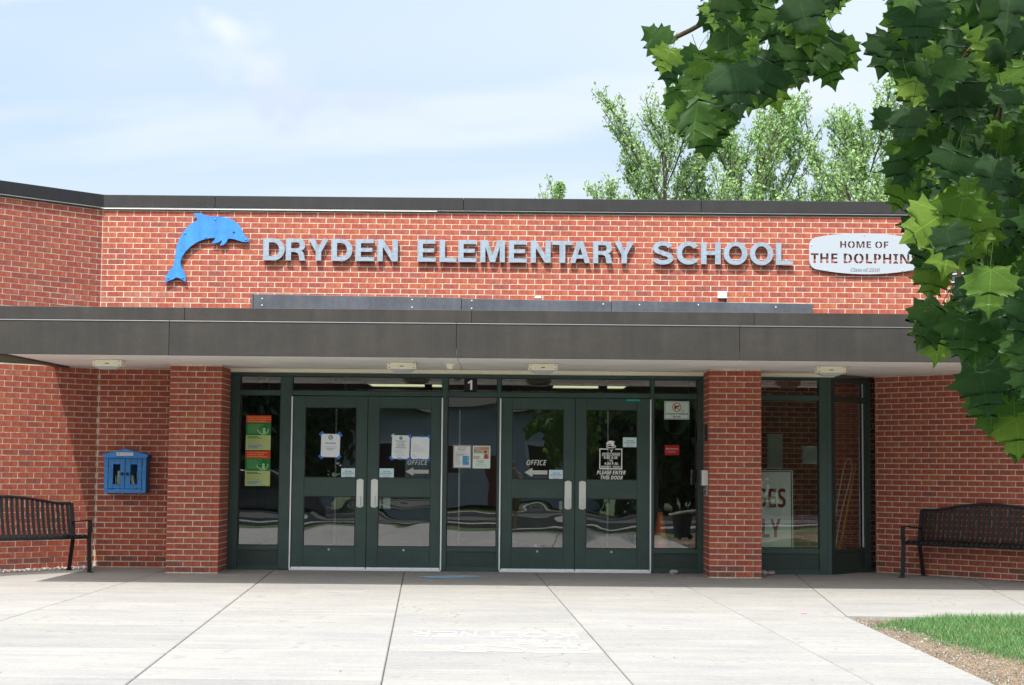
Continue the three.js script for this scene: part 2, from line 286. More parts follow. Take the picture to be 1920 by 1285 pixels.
{
  const c = thing('school_name_sign', 'large raised grey letters spelling the school name on the upper brick wall', 'sign');
  const px = (x) => -3.091 + (x - 497) * .006665; // along the wall
  const set = 'D494.5-535 R537-574 Y579-617 D622-661.5 E667-702 N708-746 E783-817 L824-855.5 E859-893 M900-946 E953-987 N994-1031.5 T1034-1072.5 A1067.5-1105.5 R1110.5-1147 Y1150-1187.5 S1222-1260.5 C1266-1306.5 H1312-1349 O1354-1399 O1403-1447 L1452-1483.5'.split(' ');
  for (const s of set) {
    const [a, b] = s.slice(1).split('-').map(Number), ch = s[0], [sh] = glyph[ch]();
    const g = new THREE.ExtrudeGeometry(sh, { depth: 1, bevelEnabled: false, curveSegments: 12 }); g.computeBoundingBox(); const bb = g.boundingBox, x0 = px(a), x1 = px(b), hh = .276;
    g.translate(-bb.min.x, 0, 0); g.scale((x1 - x0) / (bb.max.x - bb.min.x), hh, .040); g.translate(x0, 3.808, .030);
    const m = part(c, 'letter', g, letterMat);
    for (const dx of [.25, .7]) { const st = bar([x0 + (x1 - x0) * .12, 3.808 + hh * (dx), .002], [x0 + (x1 - x0) * .12, 3.808 + hh * dx, .03], .005, 6); part(m, 'stud', st, steel); }
  }
}
// ───────────────────────── blue dolphin cut-out
{
  const raw = [1062, 132, 1085, 126, 1110, 124, 1140, 126, 1165, 130, 1205, 148, 1260, 157, 1340, 160, 1430, 172, 1475, 187, 1515, 208, 1555, 242, 1585, 280, 1600, 315, 1608, 340, 1640, 380, 1665, 400, 1677, 415, 1674, 432, 1655, 438, 1630, 438, 1590, 430, 1520, 408, 1485, 402, 1450, 402, 1432, 438, 1402, 468, 1362, 477, 1380, 442, 1384, 412, 1350, 440, 1312, 452, 1273, 446, 1298, 422, 1313, 391, 1250, 396, 1180, 411, 1110, 441, 1040, 490, 990, 540, 952, 600, 935, 660, 945, 710, 975, 760, 992, 815, 998, 874, 960, 850, 920, 830, 906, 821, 900, 832, 893, 821, 880, 832, 850, 848, 808, 862, 775, 886, 772, 850, 790, 800, 820, 750, 858, 708, 874, 640, 880, 560, 895, 480, 925, 400, 962, 328, 1010, 270, 1060, 230, 1108, 204, 1114, 185, 1090, 155];
  const to = (x, y) => { const dx = x / 5.84 + 180 - 311, dy = y / 5.84 + 380 - 402; return [-4.336 + .0067 * (dx + .009 * dy), 4.381 - .0067 * (dy - .009 * dx)]; };
  const pts = []; for (let i = 0; i < raw.length; i += 2) pts.push(to(raw[i], raw[i + 1]));
  const c = thing('dolphin_plaque', 'blue leaping dolphin silhouette cut from sheet on the upper brick wall', 'plaque');
  const blue = mat([.052, .30, .82], .4, { map: metalGrain });
  const g = new THREE.ExtrudeGeometry(P(...pts), { depth: .02, bevelEnabled: true, bevelThickness: .003, bevelSize: .002, bevelSegments: 1, curveSegments: 4 }); g.translate(0, 0, .036); part(c, 'silhouette', planarUV(g, .5, 'x', 'y'), blue);
  for (const [x, y] of [[1308, 190], [983, 345], [1207, 387], [1645, 413], [808, 832], [967, 828]]) { const [X, Y] = to(x, y); const b = new THREE.SphereGeometry(.014, 10, 6); b.scale(1, 1, .55); b.translate(X, Y, .06); part(c, 'bolt', b, blue); part(c, 'standoff', bar([X, Y, .002], [X, Y, .034], .008, 8), steel); }
  const [ex, ey] = to(1512, 333), e = cyl(.013, .013, .004, 12); e.rotateX(Math.PI / 2); e.scale(1.2, .75, 1); e.translate(ex, ey, .0605); part(c, 'eye', e, gasket);
}
// ───────────────────────── cut-through plate
{
  const c = thing('team_name_plate', 'barrel-shaped pale metal plate with cut-out lettering right of the letters', 'sign', [4.38, 3.961, 0]);
  const plate = mat([.39, .43, .475], .45, { metalness: .1 });
  const o = []; const W2 = .688;
  const edge = (x) => .258 - .075 * (x / W2) ** 2;
  for (let i = 0; i <= 24; i++) { const x = -W2 * .90 + i / 24 * W2 * 1.8; o.push([x, edge(x)]); }
  o.push([W2 * .955, .17], [W2 * .99, .13], [W2, .08], [W2, -.08], [W2 * .99, -.13], [W2 * .955, -.17]);
  for (let i = 0; i <= 24; i++) { const x = W2 * .90 - i / 24 * W2 * 1.8; o.push([x, -edge(x)]); }
  o.push([-W2 * .955, -.17], [-W2 * .99, -.13], [-W2, -.08], [-W2, .08], [-W2 * .99, .13], [-W2 * .955, .17]);
  const sh = P(...o), isl = [], bridge = [];
  const cut = (txt, width, cap, cy) => {
    const S = bold.generateShapes(txt, 1); let a = 1e9, b = -1e9, y0 = 1e9, y1 = -1e9;
    for (const s of S) for (const p of s.getPoints(6)) { a = Math.min(a, p.x); b = Math.max(b, p.x); y0 = Math.min(y0, p.y); y1 = Math.max(y1, p.y); }
    const kx = width / (b - a), ky = cap / (y1 - y0), f = (p) => [(p.x - (a + b) / 2) * kx, (p.y - (y0 + y1) / 2) * ky + cy];
    for (const s of S) {
      sh.holes.push(P(...s.getPoints(6).map(f)));
      for (const h of s.holes) { const q = h.getPoints(6).map(f); isl.push(P(...q)); const xs = q.map((p) => p[0]), ys = q.map((p) => p[1]), mx = (Math.min(...xs) + Math.max(...xs)) / 2, t = cap * .05; bridge.push([mx - t, mx + t, Math.max(...ys) - .004, Math.max(...ys) + cap * .30], [mx - t, mx + t, Math.min(...ys) - cap * .30, Math.min(...ys) + .004]); }
    }
  };
  cut('HOME OF', .60, .086, .112); cut('THE DOLPHINS', 1.335, .125, -.062);
  const ex = (s) => { const g = new THREE.ExtrudeGeometry(s, { depth: .008, bevelEnabled: false, curveSegments: 6 }); g.translate(0, 0, .034); return g; };
  part(c, 'plate', planarUV(ex(sh), .5, 'x', 'y'), plate);
  part(c, 'stencil_bridge', merge([...isl.map(ex), ...bridge.map(([a, b, d, e]) => span(a, b, d, e, .0345, .0415))]), plate);
  const S = serif.generateShapes('Class of 2010', .043), g = new THREE.ShapeGeometry(S, 6); g.computeBoundingBox(); g.applyMatrix4(new THREE.Matrix4().set(1, .25, 0, 0, 0, 1, 0, 0, 0, 0, 1, 0, 0, 0, 0, 1)); g.translate(-g.boundingBox.max.x / 2 + .005, -.226, .0432); part(c, 'engraving', g, mat([.03, .03, .04], .6));
  for (const [x, y] of [[0, .232], [-.66, .10], [-.47, -.205], [.47, -.205], [.66, .1]]) { const b = new THREE.SphereGeometry(.008, 8, 6); b.translate(x, y, .043); part(c, 'bolt', b, steel); part(c, 'standoff', bar([x, y, .002], [x, y, .034], .006, 6), steel); }
}

// ───────────────────────── glazed entrance
const wavy = (w, h, amp, seed) => { const g = new THREE.PlaneGeometry(w, h, 36, 36), p = g.attributes.position; for (let i = 0; i < p.count; i++) { const x = p.getX(i), y = p.getY(i); p.setZ(i, amp * ((fbm(x * 1.5 + 9, y * 3.4 + 4, seed, 2) - .5) * 2 + .12 * (fbm(x * 5 + 9, y * 9, seed + 7, 2) - .5))); } g.computeVertexNormals(); return g; };
function pane(parent, x0, x1, y0, y1, z, amp = .00025, seed = 1) { const g = wavy(x1 - x0, y1 - y0, amp, seed); g.translate((x0 + x1) / 2, (y0 + y1) / 2, z); return part(parent, 'pane', g, glass); }
const ZF = .2;
const gk = (x0, x1, y0, y1, z) => merge([span(x0 - .001, x0 + .009, y0, y1, z - .02, z + .012), span(x1 - .009, x1 + .001, y0, y1, z - .02, z + .012), span(x0 + .009, x1 - .009, y0 - .001, y0 + .009, z - .02, z + .012), span(x0 + .009, x1 - .009, y1 - .009, y1 + .001, z - .02, z + .012)]);
{
  const c = thing('entrance_storefront', 'dark green framed glass entrance with two pairs of doors under the canopy', 'entrance');
  const F = (x0, x1, y0, y1, z0 = ZF - .12, z1 = ZF) => part(c, 'frame', planarUV(rspan(x0, x1, y0, y1, z0, z1, .004), .6, 'x', 'y'), green);
  F(-3.45, 2.36, 2.362, 2.402);
  const mull = [[-3.45, -3.335], [-2.835, -2.690], [-.846, -.782], [-.172, -.130], [1.711, 1.752], [2.290, 2.372]];
  for (const [a, b] of mull) F(a, b, .0, 2.3605, ZF - .12, ZF + .004);
  const bays = [[-3.335, -2.835, 1], [-2.690, -.846, 0], [-.782, -.172, 1], [-.130, 1.711, 0], [1.752, 2.290, 1]];
  for (const [a, b, side] of bays) {
    F(a + .001, b - .001, 2.126, 2.186);
    pane(c, a, b, 2.186, 2.3605, ZF - .045, .0002, 3); part(c, 'gasket', gk(a, b, 2.186, 2.3605, ZF - .045), gasket);
    if (side) {
      F(a + .001, b - .001, .235, .292); F(a + .001, b - .001, -.01, .048);
      pane(c, a, b, .292, 2.126, ZF - .045, .0005, Math.round(a * 10) + 60); part(c, 'gasket', gk(a, b, .292, 2.126, ZF - .045), gasket);
      const k = part(c, 'kick_panel', planarUV(span(a, b, .048, .235, ZF - .06, ZF - .022), .6, 'x', 'y'), greenDeep);
      part(k, 'moulding', merge([span(a + .01, b - .01, .049, .057, ZF - .022, ZF - .012), span(a + .01, b - .01, .226, .234, ZF - .022, ZF - .012)]), green);
    } else part(c, 'threshold', rspan(a, b, -.005, .014, ZF - .14, ZF + .05, .004), alum);
  }
  const H = [[-2.676, -1.7635, -2.529, -1.898, 1], [-1.7575, -.861, -1.620, -.982, -1], [-.118, .7815, .015, .647, 1], [.7875, 1.696, .922, 1.548, -1]];
  H.forEach(([a, b, p0, p1, s], i) => {
    const d = new THREE.Group(); d.name = 'door'; c.add(d); const z0 = ZF - .06, z1 = ZF - .012;
    const B = (x0, x1, y0, y1) => rspan(x0, x1, y0, y1, z0, z1, .003);
    part(d, 'door_frame', planarUV(merge([B(a, p0, .030, 2.120), B(p1, b, .030, 2.120), B(p0 + .0005, p1 - .0005, .030, .287), B(p0 + .0005, p1 - .0005, .895, 1.121), B(p0 + .0005, p1 - .0005, 1.982, 2.120)]), .6, 'x', 'y'), green);
    pane(d, p0, p1, 1.121, 1.982, z1 - .016, .0003, 20 + i); pane(d, p0, p1, .287, .895, z1 - .016, [.0009, .0024, .0010, .0009][i], 30 + i * 3);
    part(d, 'gasket', merge([gk(p0, p1, 1.121, 1.982, z1 - .016), gk(p0, p1, .287, .895, z1 - .016)]), gasket);
    part(d, 'sweep', merge([rspan(a + .002, b - .002, .014, .036, z1, z1 + .008, .003)]), alum);
    for (let k = 0; k < 4; k++) { const g = cyl(.004, .004, .004, 6); g.rotateX(Math.PI / 2); g.translate(a + .1 + k * (b - a - .2) / 3, .025, z1 + .009); part(d, 'screw', g, gasket); }
    const hx = s > 0 ? a : b; part(d, 'hinge', rspan(hx - s * .014 - .009, hx - s * .014 + .009, .008, 2.112, z1 - .01, z1 + .024, .004), alum);
    // pull plate
    const ex = s > 0 ? b - .12 : a + .05, plate = new THREE.Shape(); const w = .081, h = .355; plate.moveTo(0, .02); plate.quadraticCurveTo(w / 2, -.012, w, .02); plate.lineTo(w, h - .02); plate.quadraticCurveTo(w / 2, h + .012, 0, h - .02); plate.closePath();
    const g = new THREE.ExtrudeGeometry(plate, { depth: .006, bevelEnabled: true, bevelThickness: .006, bevelSize: .003, bevelSegments: 2 }); g.translate(ex, .757, z1 + .002);
    const hd = part(d, 'handle', merge([g, rspan(ex + .028, ex + .055, .78, .90, z1 + .035, z1 + .055, .006), rspan(ex + .03, ex + .053, .782, .80, z1 + .008, z1 + .04, .004), rspan(ex + .03, ex + .053, .882, .90, z1 + .008, z1 + .04, .004)]), steel);
    if (s < 0) { const k = cyl(.013, .013, .012, 14); k.rotateX(Math.PI / 2); k.translate(ex + .04, 1.0, z1 + .016); part(d, 'lock_cylinder', k, mat([.7, .66, .55], .35, { metalness: .7 })); }
    const n = rspan((p0 + p1) / 2 - .012, (p0 + p1) / 2 + .012, .235, .26, z1, z1 + .002, .001); part(d, 'maker_tag', n, mat([.4, .42, .42], .5));
    if (i === 1 || i === 2) { const q0 = i === 1 ? p0 + .004 : p1 - .05; part(d, 'latch_plate', merge(i === 1 ? [rspan(q0, q0 + .028, .745, .885, z0 - .05, z0 - .03), rspan(q0 + .05, q0 + .14, .745, .885, z0 - .05, z0 - .03)] : [rspan(q0, q0 + .04, .745, .86, z0 - .05, z0 - .03)]), mat([.62, .66, .60], .5)); }
    if (i === 3) part(d, 'teal_strip', span(1.417, 1.573, 2.089, 2.117, z1 + .0005, z1 + .002), mat([.0, .30, .26], .5));
  });
  F(-3.45, 2.36, 2.4025, 2.455, ZF - .12, ZF - .06);
}
{
  const c = thing('corner_window', 'dark green framed corner window right of the right brick column', 'window');
  const F = (g) => part(c, 'frame', planarUV(g, .6, 'x', 'y'), green);
  F(rspan(2.373, 3.775, 2.377, 2.404, .08, .2)); F(rspan(2.373, 3.775, 2.115, 2.180, .08, .2)); F(rspan(2.373, 3.775, .245, .309, .08, .2)); F(rspan(2.373, 3.775, -.01, .05, .08, .2));
  F(rspan(3.7755, 3.87, -.01, 2.404, .06, .204)); F(rspan(3.8705, 3.925, -.01, 2.404, .04, .196));
  pane(c, 2.4, 3.775, 2.18, 2.377, .155, .0003, 51); pane(c, 2.4, 3.775, .309, 2.115, .155, .0006, 52);
  part(c, 'gasket', merge([gk(2.4, 3.775, 2.18, 2.377, .155), gk(2.4, 3.775, .309, 2.115, .155)]), gasket);
  part(c, 'kick_panel', planarUV(span(2.4, 3.775, .05, .245, .13, .176), .6, 'x', 'y'), greenDeep);
  part(c, 'moulding', merge([span(2.41, 3.765, .051, .058, .176, .184), span(2.41, 3.765, .237, .244, .176, .184)]), green);
  const w = new THREE.Group(); w.name = 'side_light'; w.position.set(3.925, 0, .195); w.rotation.y = Q; c.add(w);
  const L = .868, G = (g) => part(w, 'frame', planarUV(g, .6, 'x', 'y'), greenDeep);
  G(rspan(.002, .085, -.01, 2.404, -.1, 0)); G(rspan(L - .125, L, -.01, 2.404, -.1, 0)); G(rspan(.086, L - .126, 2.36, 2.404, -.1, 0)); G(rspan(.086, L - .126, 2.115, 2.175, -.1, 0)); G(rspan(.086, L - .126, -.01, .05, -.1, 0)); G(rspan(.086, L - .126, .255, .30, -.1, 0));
  pane(w, .086, L - .126, .30, 2.115, -.045, .0004, 55); pane(w, .086, L - .126, 2.175, 2.36, -.045, .0002, 56);
  part(w, 'kick_panel', span(.086, L - .126, .05, .255, -.06, -.02), greenDeep); part(w, 'moulding', span(.09, L - .13, .051, .058, -.02, -.01), green);
  part(w, 'glazing_bead', merge([span(L - .150, L - .138, .31, 2.105, -.03, -.015), span(L - .150, L - .138, 2.18, 2.35, -.03, -.015)]), alum);
}
// inside: floor, ceiling, side and back walls of the hall, dim
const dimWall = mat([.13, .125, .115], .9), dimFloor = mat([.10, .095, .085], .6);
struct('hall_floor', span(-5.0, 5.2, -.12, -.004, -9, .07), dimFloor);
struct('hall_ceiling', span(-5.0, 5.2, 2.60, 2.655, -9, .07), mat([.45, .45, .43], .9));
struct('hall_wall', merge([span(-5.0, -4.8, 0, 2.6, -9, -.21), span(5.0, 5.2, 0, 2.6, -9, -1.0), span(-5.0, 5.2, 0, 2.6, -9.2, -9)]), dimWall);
{
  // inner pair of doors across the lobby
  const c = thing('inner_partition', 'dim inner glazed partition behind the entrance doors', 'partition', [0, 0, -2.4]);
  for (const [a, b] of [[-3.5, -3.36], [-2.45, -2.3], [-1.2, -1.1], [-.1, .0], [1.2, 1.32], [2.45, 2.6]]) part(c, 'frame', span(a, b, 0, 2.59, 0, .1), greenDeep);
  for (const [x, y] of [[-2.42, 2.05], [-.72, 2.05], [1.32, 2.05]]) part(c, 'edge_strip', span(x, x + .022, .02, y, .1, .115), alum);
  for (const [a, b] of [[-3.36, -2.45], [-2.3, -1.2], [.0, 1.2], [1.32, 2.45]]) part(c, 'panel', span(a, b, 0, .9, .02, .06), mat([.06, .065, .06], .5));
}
RectAreaLightUniformsLib.init();
for (const [x, z, nm] of [[-1.7, -6.2, 'left'], [1.25, -6.2, 'right']]) {
  const c = thing('ceiling_panel_light', `glowing ceiling light inside the hall above the ${nm} pair of doors`, 'ceiling light', [x, 2.6, z]);
  part(c, 'frame', merge([span(-.62, .62, -.03, 0, -.46, -.42), span(-.62, .62, -.03, 0, .42, .46), span(-.62, -.58, -.03, 0, -.42, .42), span(.58, .62, -.03, 0, -.42, .42)]), white);
  const d = part(c, 'diffuser', span(-.575, .575, -.018, -.004, -.415, .415), mat([.7, .7, .55], .6, { emissive: new THREE.Color().setRGB(.55, .56, .34), emissiveIntensity: 1 }));
  const l = new THREE.RectAreaLight(new THREE.Color().setRGB(1, .98, .75), .6, 1.15, .83); l.position.set(0, -.035, 0); l.rotation.x = -Math.PI / 2; c.add(l);
}
// ───────────────────────── things behind the glass
{
  const c = thing('traffic_cone', 'orange traffic cone standing inside behind the right sidelight', 'cone', [1.85, 0, -.04]);
  const org = mat([.92, .17, .02], .5); part(c, 'base', rspan(-.18, .18, 0, .03, -.18, .18, .01), org);
  const g = new THREE.LatheGeometry([[.145, .03], [.14, .05], [.035, .71], [.03, .73], [.02, .735]].map(([x, y]) => new THREE.Vector2(x, y)), 28); part(c, 'cone_body', g, mat([.92, .17, .02], .5, { side: THREE.DoubleSide }));
  part(c, 'band', new THREE.LatheGeometry([[.094, .34], [.072, .48]].map(([x, y]) => new THREE.Vector2(x + .002, y)), 28), mat([.8, .45, .2], .5));
}
const wt = (c, s, x, y, px, o = {}) => { c.save(); c.translate(x, y); if (o.skew) c.transform(1, 0, -o.skew, 1, 0, 0); if (o.sx) c.scale(o.sx, 1); c.font = `${o.b === 0 ? '' : 'bold '}${px}px ${o.f ?? 'sans-serif'}`; c.textAlign = o.al ?? 'center'; c.fillStyle = o.c ?? '#222'; c.fillText(s, 0, 0); c.restore(); };
const lines = (c, x0, x1, y0, n, dy, col, h = 2, seed = 1) => { const r = R(seed); c.fillStyle = col; for (let i = 0; i < n; i++) c.fillRect(x0, y0 + i * dy, (x1 - x0) * (.6 + .4 * r()), h); };
{
  const t = ctex(512, 700, (c, w, h) => { c.fillStyle = '#dfe6df'; c.fillRect(0, 0, w, h); c.strokeStyle = '#222'; c.lineWidth = 8; c.strokeRect(12, 12, w - 24, h - 24); wt(c, 'BUSES', 256, 330, 232, { c: '#740312', sx: .60 }); wt(c, 'ONLY', 232, 600, 232, { c: '#740312', sx: .60 }); });
  const c = thing('parking_sign', 'white sign with red lettering leaning inside the corner window', 'sign', [3.06, .30, .105]); c.rotation.x = -.03;
  part(c, 'board', span(-.41, .41, 0, .96, -.012, 0), white); const g = new THREE.PlaneGeometry(.82, .96); g.translate(0, .48, .003); part(c, 'sign_face', g, mat([1, 1, 1], .6, { map: t }));
}
for (const [x, y, w, h, l] of [[3.36, 1.40, .21, .42, 'tall pale notice board on the inner brick wall seen through the corner window'], [3.83, 1.36, .26, .2, 'small pale notice sheet on the inner brick wall near the window mullion']]) {
  const c = thing('notice_board', l, 'notice board', [x, y, -.62], Q * .35); part(c, 'board', span(-w / 2, w / 2, -h / 2 + .1, h / 2 + .1, 0, .012), mat([.42, .46, .40], .8)); part(c, 'edge', merge([span(-w / 2 - .008, w / 2 + .008, h / 2 + .1, h / 2 + .108, 0, .018), span(-w / 2 - .008, w / 2 + .008, -h / 2 + .092, -h / 2 + .1, 0, .018)]), steel);
}
{
  const c = thing('broom', 'long yellow broom handle leaning behind the angled side window', 'broom', [4.05, 0, -.42]);
  part(c, 'stick', bar([.05, .1, 0], [.33, 1.35, -.13], .014), mat([.55, .33, .05], .5)); part(c, 'brush', rspan(-.12, .22, 0, .12, -.04, .04, .02), mat([.1, .08, .06], .9));
  const d = thing('push_cart_handle', 'thin grey metal hoop handle leaning behind the angled side window', 'handle', [3.95, 0, -.28]);
  part(d, 'hoop', tube([[.0, .05, .0], [.12, .7, -.05], [.26, 1.34, -.12], [.32, 1.42, -.2], [.38, 1.34, -.26], [.22, .7, -.2], [.1, .05, -.16]], .009, 40, 6), steel);
}

// ───────────────────────── notices on the glass
const paper = (t, o = {}) => mat([1, 1, 1], .75, { map: t, ...o });
function sheet(name, label, category, x0, x1, y0, y1, z, tex, tilt = 0, group) {
  const c = thing(name, label, category, [(x0 + x1) / 2, (y0 + y1) / 2, z], 0, group); c.rotation.z = tilt;
  const w = x1 - x0, h = y1 - y0, g = new THREE.BoxGeometry(w, h, .0012); part(c, 'paper', g, mat([.82, .84, .84], .7)); const p = new THREE.PlaneGeometry(w, h); p.translate(0, 0, .0018); part(c, 'printed_face', p, paper(tex)); return c;
}
const tapeMat = mat([.03, .16, .62], .6);
function tape(c, list) { for (const [x, y, w, h, a] of list) { const g = new THREE.BoxGeometry(w, h, .0008); g.rotateZ(a); g.translate(x, y, .003); part(c, 'tape', g, tapeMat); } }
const ZP = ZF - .012 - .016 + .004, ZS = ZF - .045 + .004;
for (const [k, y0, y1, l] of [[0, 1.449, 1.875, 'upper of two green and orange posters stacked in the left sidelight'], [1, 1.012, 1.440, 'lower of two green and orange posters stacked in the left sidelight']])
  sheet('poster', l, 'poster', -3.258, -2.952, y0, y1, ZS, ctex(220, 320, (c, w, h) => {
    c.fillStyle = '#1f7a3c'; c.fillRect(0, 0, w, h); c.fillStyle = '#d8401e'; c.fillRect(0, 0, w, 66); c.fillStyle = '#b7c983'; c.fillRect(0, 182, w, h - 182); c.fillStyle = '#a9c0a5'; c.fillRect(14, 268, 140, 40);
    (k ? ['If sarah y sus hijos están en', 'una situación temporal,', 'sus hijos tienen el derecho a...'] : ['If You and Your Children Are in a', 'Temporary Living Situation, Your', 'Children Have the Right to...']).forEach((s, i) => wt(c, s, 12, 20 + i * 19, 13, { c: '#f0d080', al: 'left' }));
    lines(c, 14, 170, 80, 9, 10, '#79b070', 4, 5 + k); lines(c, 14, 160, 194, 2, 12, '#2d4a20', 6, 8); lines(c, 14, 140, 224, 5, 9, '#8fa86a', 3, 9); lines(c, 22, 140, 276, 3, 11, '#6b8090', 5, 4);
    c.strokeStyle = '#a8d8a0'; c.lineWidth = 8; c.beginPath(); c.moveTo(100, 130); c.quadraticCurveTo(130, 185, 175, 170); c.quadraticCurveTo(195, 160, 200, 120); c.stroke(); c.fillStyle = '#a8d8a0'; c.beginPath(); c.arc(160, 125, 12, 0, 7); c.fill(); c.fillRect(148, 138, 26, 26);
  }));
{
  const c = sheet('notice', 'white deliveries notice taped by four blue tape corners on the leftmost door', 'notice', -2.331, -2.100, 1.372, 1.655, ZP, ctex(256, 320, (c, w, h) => { c.fillStyle = '#e6edf2'; c.fillRect(0, 0, w, h); c.strokeStyle = '#34404c'; c.lineWidth = 9; c.beginPath(); c.arc(128, 46, 27, 0, 7); c.stroke(); c.fillStyle = '#7d8791'; c.fillRect(112, 36, 32, 20); wt(c, 'DELIVERIES', 128, 138, 27, { c: '#3c4650' }); wt(c, 'Dryden Elementary School', 128, 182, 13, { c: '#777' }); wt(c, 'Call for Main Office', 128, 206, 14, { c: '#555' }); lines(c, 80, 180, 216, 1, 10, '#666', 5); }), -.012);
  tape(c, [[-.115, .145, .06, .03, .75], [.115, .14, .065, .032, -.8], [-.115, -.142, .06, .03, -.75], [.108, -.142, .06, .03, .75]]);
}
{
  const c = sheet('notice', 'white closure notice with blue round seal on the second door from left', 'notice', -1.462, -1.246, 1.358, 1.646, ZP, ctex(256, 320, (c, w, h) => { c.fillStyle = '#e4ebee'; c.fillRect(0, 0, w, h); c.fillStyle = '#143e8c'; c.beginPath(); c.arc(128, 38, 23, 0, 7); c.fill(); c.fillStyle = '#dde6f2'; c.fillRect(123, 24, 10, 28); ['EFFECTIVE MARCH', '16TH, 2020', 'THIS SCHOOL IS', 'CLOSED UNTIL', 'FURTHER NOTICE'].forEach((s, i) => wt(c, s, 128, 84 + i * 23, 18, { c: '#333b44' })); lines(c, 40, 215, 196, 6, 9, '#b8c2ca', 3, 3); wt(c, 'Please call the office', 128, 272, 13, { c: '#555', b: 0 }); wt(c, 'Thank you', 110, 302, 13, { c: '#444' }); }), -.02);
  tape(c, [[-.11, -.14, .055, .028, -.75], [0, -.148, .06, .02, 0], [.112, .138, .06, .035, -.9], [.11, -.142, .06, .032, .5]]); part(c, 'clear_tape', (() => { const g = new THREE.BoxGeometry(.05, .012, .0008); g.rotateZ(.7); g.translate(-.105, .145, .003); return g; })(), mat([.7, .72, .72], .5));
}
{
  const c = sheet('notice', 'white typed letter taped beside the closure notice on the second door', 'notice', -1.229, -1.004, 1.358, 1.630, ZP, ctex(256, 320, (c, w, h) => { c.fillStyle = '#e8eef2'; c.fillRect(0, 0, w, h); wt(c, '▲▲', 42, 44, 18, { c: '#222838' }); lines(c, 24, 90, 100, 1, 10, '#b5bec6', 4); lines(c, 24, 130, 130, 1, 10, '#8c959c', 4); lines(c, 24, 235, 152, 12, 6, '#c3ccd4', 2, 6); lines(c, 24, 60, 258, 1, 8, '#667', 5); lines(c, 24, 90, 280, 1, 8, '#aab', 4); }), -.012);
  tape(c, [[0.02, .142, .06, .02, 0], [.112, .135, .055, .03, -.75], [.112, -.138, .055, .03, .75], [-.01, -.142, .06, .02, 0]]);
}
const welcomeTex = ctex(200, 136, (c, w, h) => { c.fillStyle = '#cfe6ec'; c.fillRect(0, 0, w, h); wt(c, '▲▲', 100, 24, 18, { c: '#1b2b44' }); wt(c, 'WELCOME', 100, 52, 20, { c: '#41586c' }); wt(c, 'TO OUR SCHOOL', 100, 76, 20, { c: '#41586c' }); lines(c, 14, 186, 84, 1, 8, '#8fa9b5', 4); lines(c, 40, 160, 98, 1, 8, '#8fa9b5', 4); wt(c, 'MAIN OFFICE', 100, 126, 14, { c: '#567' }); });
for (const [x, y, l] of [[-2.078, 1.120, 'pale blue welcome sticker above the handle of the leftmost door'], [-1.610, 1.122, 'pale blue welcome sticker above the handle of the second door from left'], [.468, 1.122, 'pale blue welcome sticker above the handle of the third door from left'], [1.372, 1.527, 'pale blue welcome sticker beside the office hours lettering']])
  sheet('welcome_sticker', l, 'sticker', x, x + .176, y, y + .118, ZP, welcomeTex, 0, 'pale blue welcome stickers on the doors');
sheet('poster', 'pale poster with blue text box, left of the two in the centre pane', 'poster', -.708, -.490, 1.254, 1.530, ZS, ctex(256, 320, (c, w, h) => { c.fillStyle = '#dfe3e2'; c.fillRect(0, 0, w, h); c.strokeStyle = '#8a6f70'; c.lineWidth = 8; c.strokeRect(9, 9, w - 18, h - 18); wt(c, 'SAFETY FIRST', 128, 42, 20, { c: '#b06a62' }); lines(c, 60, 200, 52, 2, 12, '#5a6670', 5, 2); lines(c, 30, 225, 84, 3, 11, '#a3b8ae', 4, 8); lines(c, 30, 225, 122, 2, 12, '#7b7f80', 6, 3); lines(c, 26, 120, 148, 13, 11, '#a39b9d', 4, 4); c.fillStyle = '#6fb4d8'; c.fillRect(132, 146, 98, 138); lines(c, 138, 225, 154, 10, 12, '#33648c', 6, 6); }));
sheet('poster', 'pale green poster with orange picture, right of the two in the centre pane', 'poster', -.470, -.254, 1.251, 1.528, ZS, ctex(256, 320, (c, w, h) => { c.fillStyle = '#d5e6de'; c.fillRect(0, 0, w, h); c.fillStyle = '#c3a892'; c.fillRect(14, 16, 226, 168); c.fillStyle = '#cb8d63'; c.fillRect(100, 16, 140, 40); c.fillStyle = '#dfe6dc'; c.fillRect(20, 110, 140, 70); c.fillStyle = '#5f8fc0'; c.beginPath(); c.arc(38, 70, 16, 0, 7); c.fill(); c.fillStyle = '#7db0b8'; c.beginPath(); c.arc(110, 88, 20, 0, 7); c.fill(); c.fillStyle = '#3a4656'; c.beginPath(); c.arc(186, 84, 18, 0, 7); c.fill(); c.fillStyle = '#b5404e'; c.beginPath(); c.moveTo(160, 184); c.lineTo(180, 120); c.lineTo(212, 116); c.lineTo(228, 184); c.fill(); lines(c, 20, 125, 146, 3, 14, '#b4573c', 7, 2); lines(c, 60, 200, 204, 2, 14, '#8ca39a', 5, 3); lines(c, 90, 170, 232, 1, 10, '#566b64', 6); lines(c, 40, 220, 252, 4, 12, '#a7bcb2', 4, 9); }));
